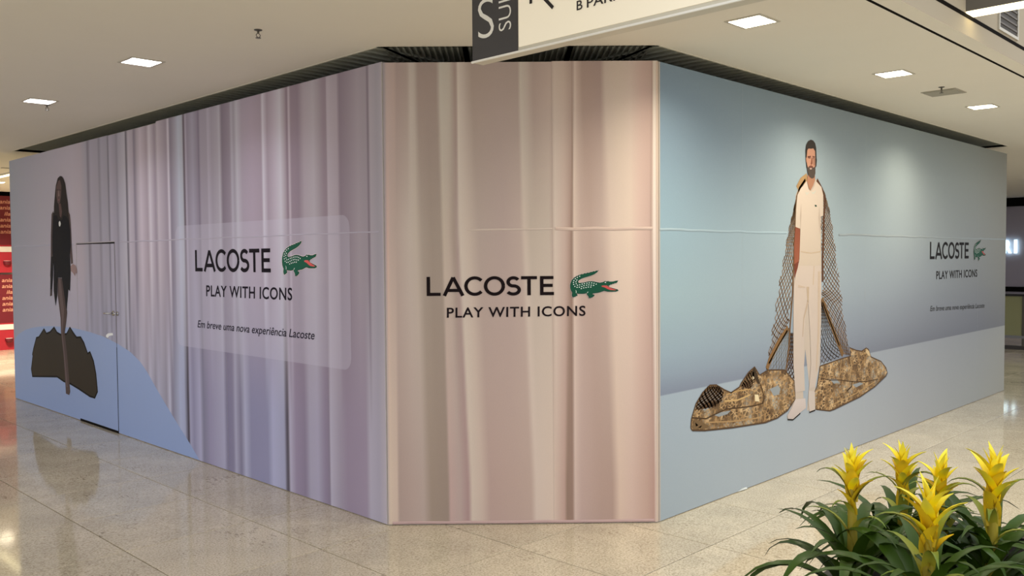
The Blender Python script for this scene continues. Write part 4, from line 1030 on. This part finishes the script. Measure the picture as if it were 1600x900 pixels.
# ------------------------------------------------------------------ planter with bromeliads
PZ = 0.83
pt = empty('planter', (2.7, 0.4, 0)); tag(pt, 'large charcoal planter box with black rim under the yellow bromeliads', 'planter')
px0, px1, py0, py1 = 1.95 - 2.7, 3.376 - 2.7, -0.5 - 0.4, 1.178 - 0.4
b_ = MB(); th = 0.035
for a, c in (((px0, py0), (px1, py0 + th)), ((px0, py1 - th), (px1, py1)), ((px0, py0 + th), (px0 + th, py1 - th)), ((px1 - th, py0 + th), (px1, py1 - th))):
    b_.box((*a, 0.0), (*c, PZ - 0.012))
b_.build('box', M['planter'], pt)
b_ = MB(); e_ = 0.006
for a, c in (((px0 - e_, py0 - e_), (px1 + e_, py0 + th)), ((px0 - e_, py1 - th), (px1 + e_, py1 + e_)), ((px0 - e_, py0 + th), (px0 + th, py1 - th)), ((px1 - th, py0 + th), (px1 + e_, py1 - th))):
    b_.box((*a, PZ - 0.012), (*c, PZ))
b_.build('rim', M['rim'], pt)
MB().box((px0 + th, py0 + th, 0.55), (px1 - th, py1 - th, 0.70)).build('soil', M['soil'], pt)

GREEN = ramp_material('bromeliad_leaf', [(0.0, (74, 92, 22)), (0.4, (62, 88, 22)), (1.0, (52, 76, 22))], 0.42)
MIDB = ramp_material('bromeliad_green_bract', [(0.0, (190, 166, 46)), (0.45, (158, 160, 54)), (1.0, (98, 122, 52))], 0.5)
OCHB = ramp_material('bromeliad_ochre_bract', [(0.0, (186, 156, 34)), (0.5, (226, 188, 30)), (1.0, (246, 208, 48))], 0.5)
YELB = ramp_material('bromeliad_yellow_bract', [(0.0, (240, 204, 14)), (0.4, (255, 228, 20)), (1.0, (255, 242, 90))], 0.5)
STEM = ramp_material('bromeliad_stem', [(0.0, (110, 120, 46)), (0.5, (150, 134, 46)), (1.0, (176, 152, 40))], 0.5)

def leaf_mesh(name, L, W, el, bend, mat, segs=9, cup=0.25, tipk=2.2, twist=0.0):
    """strap leaf: leaves the stem at elevation el and curls over by bend (radians)"""
    V, Cc, Fc = [], [], []
    x, z, a = 0.0, 0.0, el
    for i in range(segs + 1):
        t = i / segs
        w = W * (0.62 + 0.38 * math.sin(min(1, t * 1.6) * math.pi / 2)) * max(0.03, (1 - t ** tipk)) / 2
        nx, nz = -math.sin(a), math.cos(a)
        tw = twist * t
        for s_ in (-1, 0, 1):
            lift = cup * w * abs(s_)
            yy_ = s_ * w * math.cos(tw); up_ = s_ * w * math.sin(tw)
            V.append((x + nx * (lift + up_), yy_, z + nz * (lift + up_))); Cc.append((t, t, t))
        x += math.cos(a) * L / segs; z += math.sin(a) * L / segs
        a -= bend * (0.35 + 1.3 * t) / segs
    for i in range(segs):
        for k in range(2):
            Fc.append((3*i + k, 3*i + k + 1, 3*(i+1) + k + 1, 3*(i+1) + k))
    # underside a leaf's thickness below
    n = len(V); V2 = [(a_, b, c - 0.0012) for a_, b, c in V]
    F2 = [tuple(q + n for q in f_[::-1]) for f_ in Fc]
    me = bpy.data.meshes.new(name); me.from_pydata(V + V2, [], Fc + F2)
    at = me.color_attributes.new('Col', 'FLOAT_COLOR', 'POINT')
    fl = []
    for c in Cc + Cc: fl.extend((c[0], c[0], c[0], 1))
    at.data.foreach_set('color', fl)
    me.polygons.foreach_set('use_smooth', [True] * len(me.polygons))
    me.materials.append(mat)
    return me

r2 = random.Random(21)
U = r2.uniform
LEAVES = [leaf_mesh('leaf', U(0.38, 0.50), U(0.044, 0.058), U(0.85, 1.2), U(2.0, 3.0), GREEN, 10, twist=U(-0.5, 0.5)) for _ in range(10)]
INNER = [leaf_mesh('leaf', U(0.26, 0.36), U(0.044, 0.056), U(1.1, 1.3), U(1.4, 2.3), GREEN) for _ in range(5)]
LOWB = [leaf_mesh('bract', U(0.15, 0.20), 0.040, U(1.15, 1.3), U(1.8, 2.6), MIDB, 9, 0.35, 1.1) for _ in range(4)]
OCH = [leaf_mesh('bract', U(0.085, 0.11), 0.052, U(1.2, 1.35), U(0.5, 1.2), OCHB, 7, 0.5, 1.6) for _ in range(4)]
YEL = [leaf_mesh('bract', U(0.095, 0.125), 0.044, U(1.05, 1.25), U(0.5, 1.1), YELB, 7, 0.45, 1.5) for _ in range(5)]
TIP = [leaf_mesh('bract', U(0.08, 0.10), 0.036, U(1.25, 1.42), U(0.2, 0.6), YELB, 6, 0.45, 1.6) for _ in range(4)]

def bromeliad(x, y, ztip, label, seed, size=1.0, n_out=16, n_in=7):
    r_ = random.Random(seed)
    base = 0.70
    t = empty('bromeliad', (x, y, base)); tag(t, label, 'plant', 'yellow flowering bromeliads in the planter')
    Ht = ztip - base
    lean = (r_.uniform(-0.015, 0.015), r_.uniform(-0.015, 0.015))
    def put(me, z, az, sc, tilt=0.0):
        o = bpy.data.objects.new(me.name, me); link(o, t)
        o.location = (lean[0] * z / Ht, lean[1] * z / Ht, z); o.rotation_euler = (0, tilt, az); o.scale = (sc, sc, sc)
    top = Ht - 0.085 * size
    sm = MB().tube([(lean[0] * k / 8, lean[1] * k / 8, top * k / 8) for k in range(9)], [0.022, 0.021, 0.019, 0.017, 0.016, 0.015, 0.013, 0.011, 0.006], 8)
    mesh('stem', sm.v, sm.f, STEM, t, [(min(1, v[2] / Ht),) * 3 for v in sm.v], True)
    for k in range(n_out):
        put(LEAVES[r_.randrange(len(LEAVES))], r_.uniform(0.03, 0.12), k * 2.39996 + r_.uniform(-0.2, 0.2), r_.uniform(0.85, 1.1))
    for k in range(n_in):
        put(INNER[r_.randrange(len(INNER))], r_.uniform(0.10, 0.18), k * 2.4 + 0.7, r_.uniform(0.85, 1.1))
    for k in range(6):
        put(LOWB[k % 4], Ht - (0.30 - 0.028 * k) * size, k * 2.39996 + seed, size * r_.uniform(0.85, 1.1))
    for k in range(5):
        put(OCH[k % 4], Ht - (0.205 - 0.018 * k) * size, k * 2.39996 + seed * 1.3, size * r_.uniform(0.9, 1.1))
    for k in range(8):
        put(YEL[k % 5], Ht - (0.15 - 0.0085 * k) * size, k * 2.39996 + seed * 0.7, size * r_.uniform(0.85, 1.05))
    for k in range(6):
        put(TIP[k % 4], Ht - 0.09 * size, k * 2.39996 + seed, size * (1.0 if k < 3 else 0.9), -0.12 if k < 3 else 0.0)
    return t
bromeliad(2.555, 1.085, 1.235, 'yellow bromeliad at the planter corner with leaves spilling out over the floor', 2, 1.0, 22, 9)
bromeliad(2.905, 1.070, 1.197, 'yellow bromeliad at the back, second flower from the planter corner', 5, 1.05, 18, 8)
bromeliad(2.388, 0.818, 1.225, 'yellow bromeliad nearest the viewer with the widest flower head', 9, 1.22, 20, 9)
bromeliad(2.860, 0.940, 1.188, 'yellow bromeliad half hidden behind the nearest flower head', 12, 1.0, 16, 7)
bromeliad(2.832, 0.797, 1.239, 'tall yellow bromeliad farthest from the planter corner', 15, 1.18, 20, 9)

# ------------------------------------------------------------------ far corridor on the left: red poster wall
wf = MB().box((0.5, 19.72, 0), (24.2, 19.9, HC)).build('wall_far', plain('far_wall', (206, 196, 176), 0.7))
tag(wf, 'cream end wall of the far corridor', None, None, 'structure')
MB().box((0.5, 19.69, 3.10), (24.0, 19.72, HC)).build('trim_band', M['black'], wf)
PR_ = plain('poster_red', (176, 34, 48), 0.5, noise=0.06); PD = plain('poster_maroon', (110, 18, 32), 0.5, noise=0.05)
PT = plain('poster_print', (226, 160, 130), 0.5); PW = plain('poster_cup', (236, 226, 216), 0.4)
def poster(z0, z1, label):
    t = empty('poster', (4.6, 19.64, z0)); tag(t, label, 'poster', 'red wall posters in the far corridor')
    h = z1 - z0
    MB().box((-0.6, -0.02, 0), (1.02, 0, h)).build('sheet', PR_, t)
    MB().box((-0.6, -0.024, h * 0.36), (1.02, -0.0205, h)).build('upper_field', PD, t)
    for k, wd in enumerate(('ania', 'ania', 'ila', 'ania', 'ania', 'ania')):
        vs, fs = text_shape(wd, 0.2, 0.01)
        w = 0.19 if wd == 'ania' else 0.11
        V = [(0.95 - w + w * a, -0.026, h * 0.90 - k * h * 0.078 + 0.075 * b) for a, b in vs]
        mesh('poster_line', V, fs, PT, t)
    for k, (xx_, zz_) in enumerate(((0.86, 0.12), (0.60, 0.16), (0.3, 0.12))):
        c = MB().tube([(xx_, -0.05, h * zz_ - 0.03), (xx_, -0.05, h * zz_), (xx_, -0.05, h * zz_ + 0.05)], [0.05, 0.07, 0.075], 14).build('printed_cup', PD, t)
        MB().tube([(xx_, -0.05, h * zz_ + 0.05), (xx_, -0.05, h * zz_ + 0.055)], [0.062, 0.06], 14).build('cup_foam', PW, c)
    MB().box((0.62, -0.03, h * 0.27), (0.98, -0.0245, h * 0.34)).build('printed_bar', PW, t)
poster(1.56, 3.10, 'upper red poster with rows of script, beside the hoarding end')
poster(0.0, 1.52, 'lower red poster with rows of script, standing on the far floor')
MB().box((5.64, 19.60, 0), (5.74, 19.72, 3.1)).build('trim_2', M['white'])
bpy.data.objects['trim_2']['kind'] = 'structure'; bpy.data.objects['trim_2']['label'] = 'white jamb beside the red posters'

# ------------------------------------------------------------------ far shop on the right
DW = plain('far_shop_wall', (158, 152, 166), 0.6, noise=0.03)
fs_ = MB().box((24.0, -4, 0), (24.2, 19.7, 3.0)).build('wall_far_shop', DW)
tag(fs_, 'dark grey front of the shop across the far hall', None, None, 'structure')
MB().box((23.9, -4, 2.95), (24.2, 14, 3.16)).build('black_band', M['black'], fs_)
MB().box((23.85, -4, 3.16), (24.2, 14, 3.34)).build('fascia', plain('far_fascia', (190, 188, 190), 0.6), fs_)
MB().box((24.3, -4, 3.3), (24.35, 14, 3.9)).build('window_band', emit('sky_window', (150, 180, 235), 0.75), fs_)
MB().box((23.95, -4, 0.86), (24.0, 14, 0.98)).build('sill_band', M['black'], fs_)
shop = empty('shop_sign', (23.96, 6.2, 1.80)); tag(shop, 'glowing white shop letters on the dark far wall', 'sign')
SGN = emit('sign_glow', (225, 250, 255), 1.6)
vs, fs = text_shape('RI', 0.0, 0.03)
vs_R, fs_R = text_shape('R', 0.0, 0.03); vs_I, fs_I = text_shape('I', 0.0, 0.03)
for nm, (vv_, ff_), a, b in (('letter', (vs_R, fs_R), 6.47, 6.30), ('letter', (vs_I, fs_I), 6.24, 6.18)):
    n = len(vv_)
    V = [(-0.05, a + (b - a) * p - 6.2, 0.33 * q) for p, q in vv_] + [(0.0, a + (b - a) * p - 6.2, 0.33 * q) for p, q in vv_]
    ed = {}
    for f_ in ff_:
        for i in range(len(f_)):
            e2 = (f_[i - 1], f_[i]); ed[e2] = 1
    side = [(a_, b2, b2 + n, a_ + n) for a_, b2 in ed if (b2, a_) not in ed]
    mesh(nm, V, list(ff_) + side, SGN, shop)

bl = empty('glass_balustrade', (18.3, 4.6, 0)); tag(bl, 'low glass balustrade with dark rail in front of the far shop', 'balustrade')
gm, nt_, bs = mat_new('olive_glass'); bs.inputs['Base Color'].default_value = (*lin((150, 150, 112)), 1); bs.inputs['Roughness'].default_value = 0.08; bs.inputs['Alpha'].default_value = 0.82
for k in range(-3, 4):
    MB().box((-0.008, k * 1.3 + 0.01, 0.26), (0.008, k * 1.3 + 1.29, 1.0)).build('pane', gm, bl)
    MB().box((-0.02, k * 1.3 - 0.02, 0.0), (0.02, k * 1.3 + 0.02, 1.0)).build('post', M['darksteel'], bl)
MB().box((-0.03, -3.9, 1.0), (0.03, 5.2, 1.04)).build('rail', M['rim'], bl)
MB().box((-0.025, -3.9, 0.21), (0.025, 5.2, 0.26)).build('lower_rail', plain('rail_grey', (120, 120, 122), 0.4), bl)
MB().box((-0.04, -3.9, 0.0), (0.04, 5.2, 0.07)).build('base', plain('balustrade_base', (58, 54, 52), 0.5), bl)
MB().box((0.10, -3.9, 0.43), (0.2, 5.2, 0.56)).build('wood_band', plain('brown_band', (112, 86, 58), 0.5), bl)
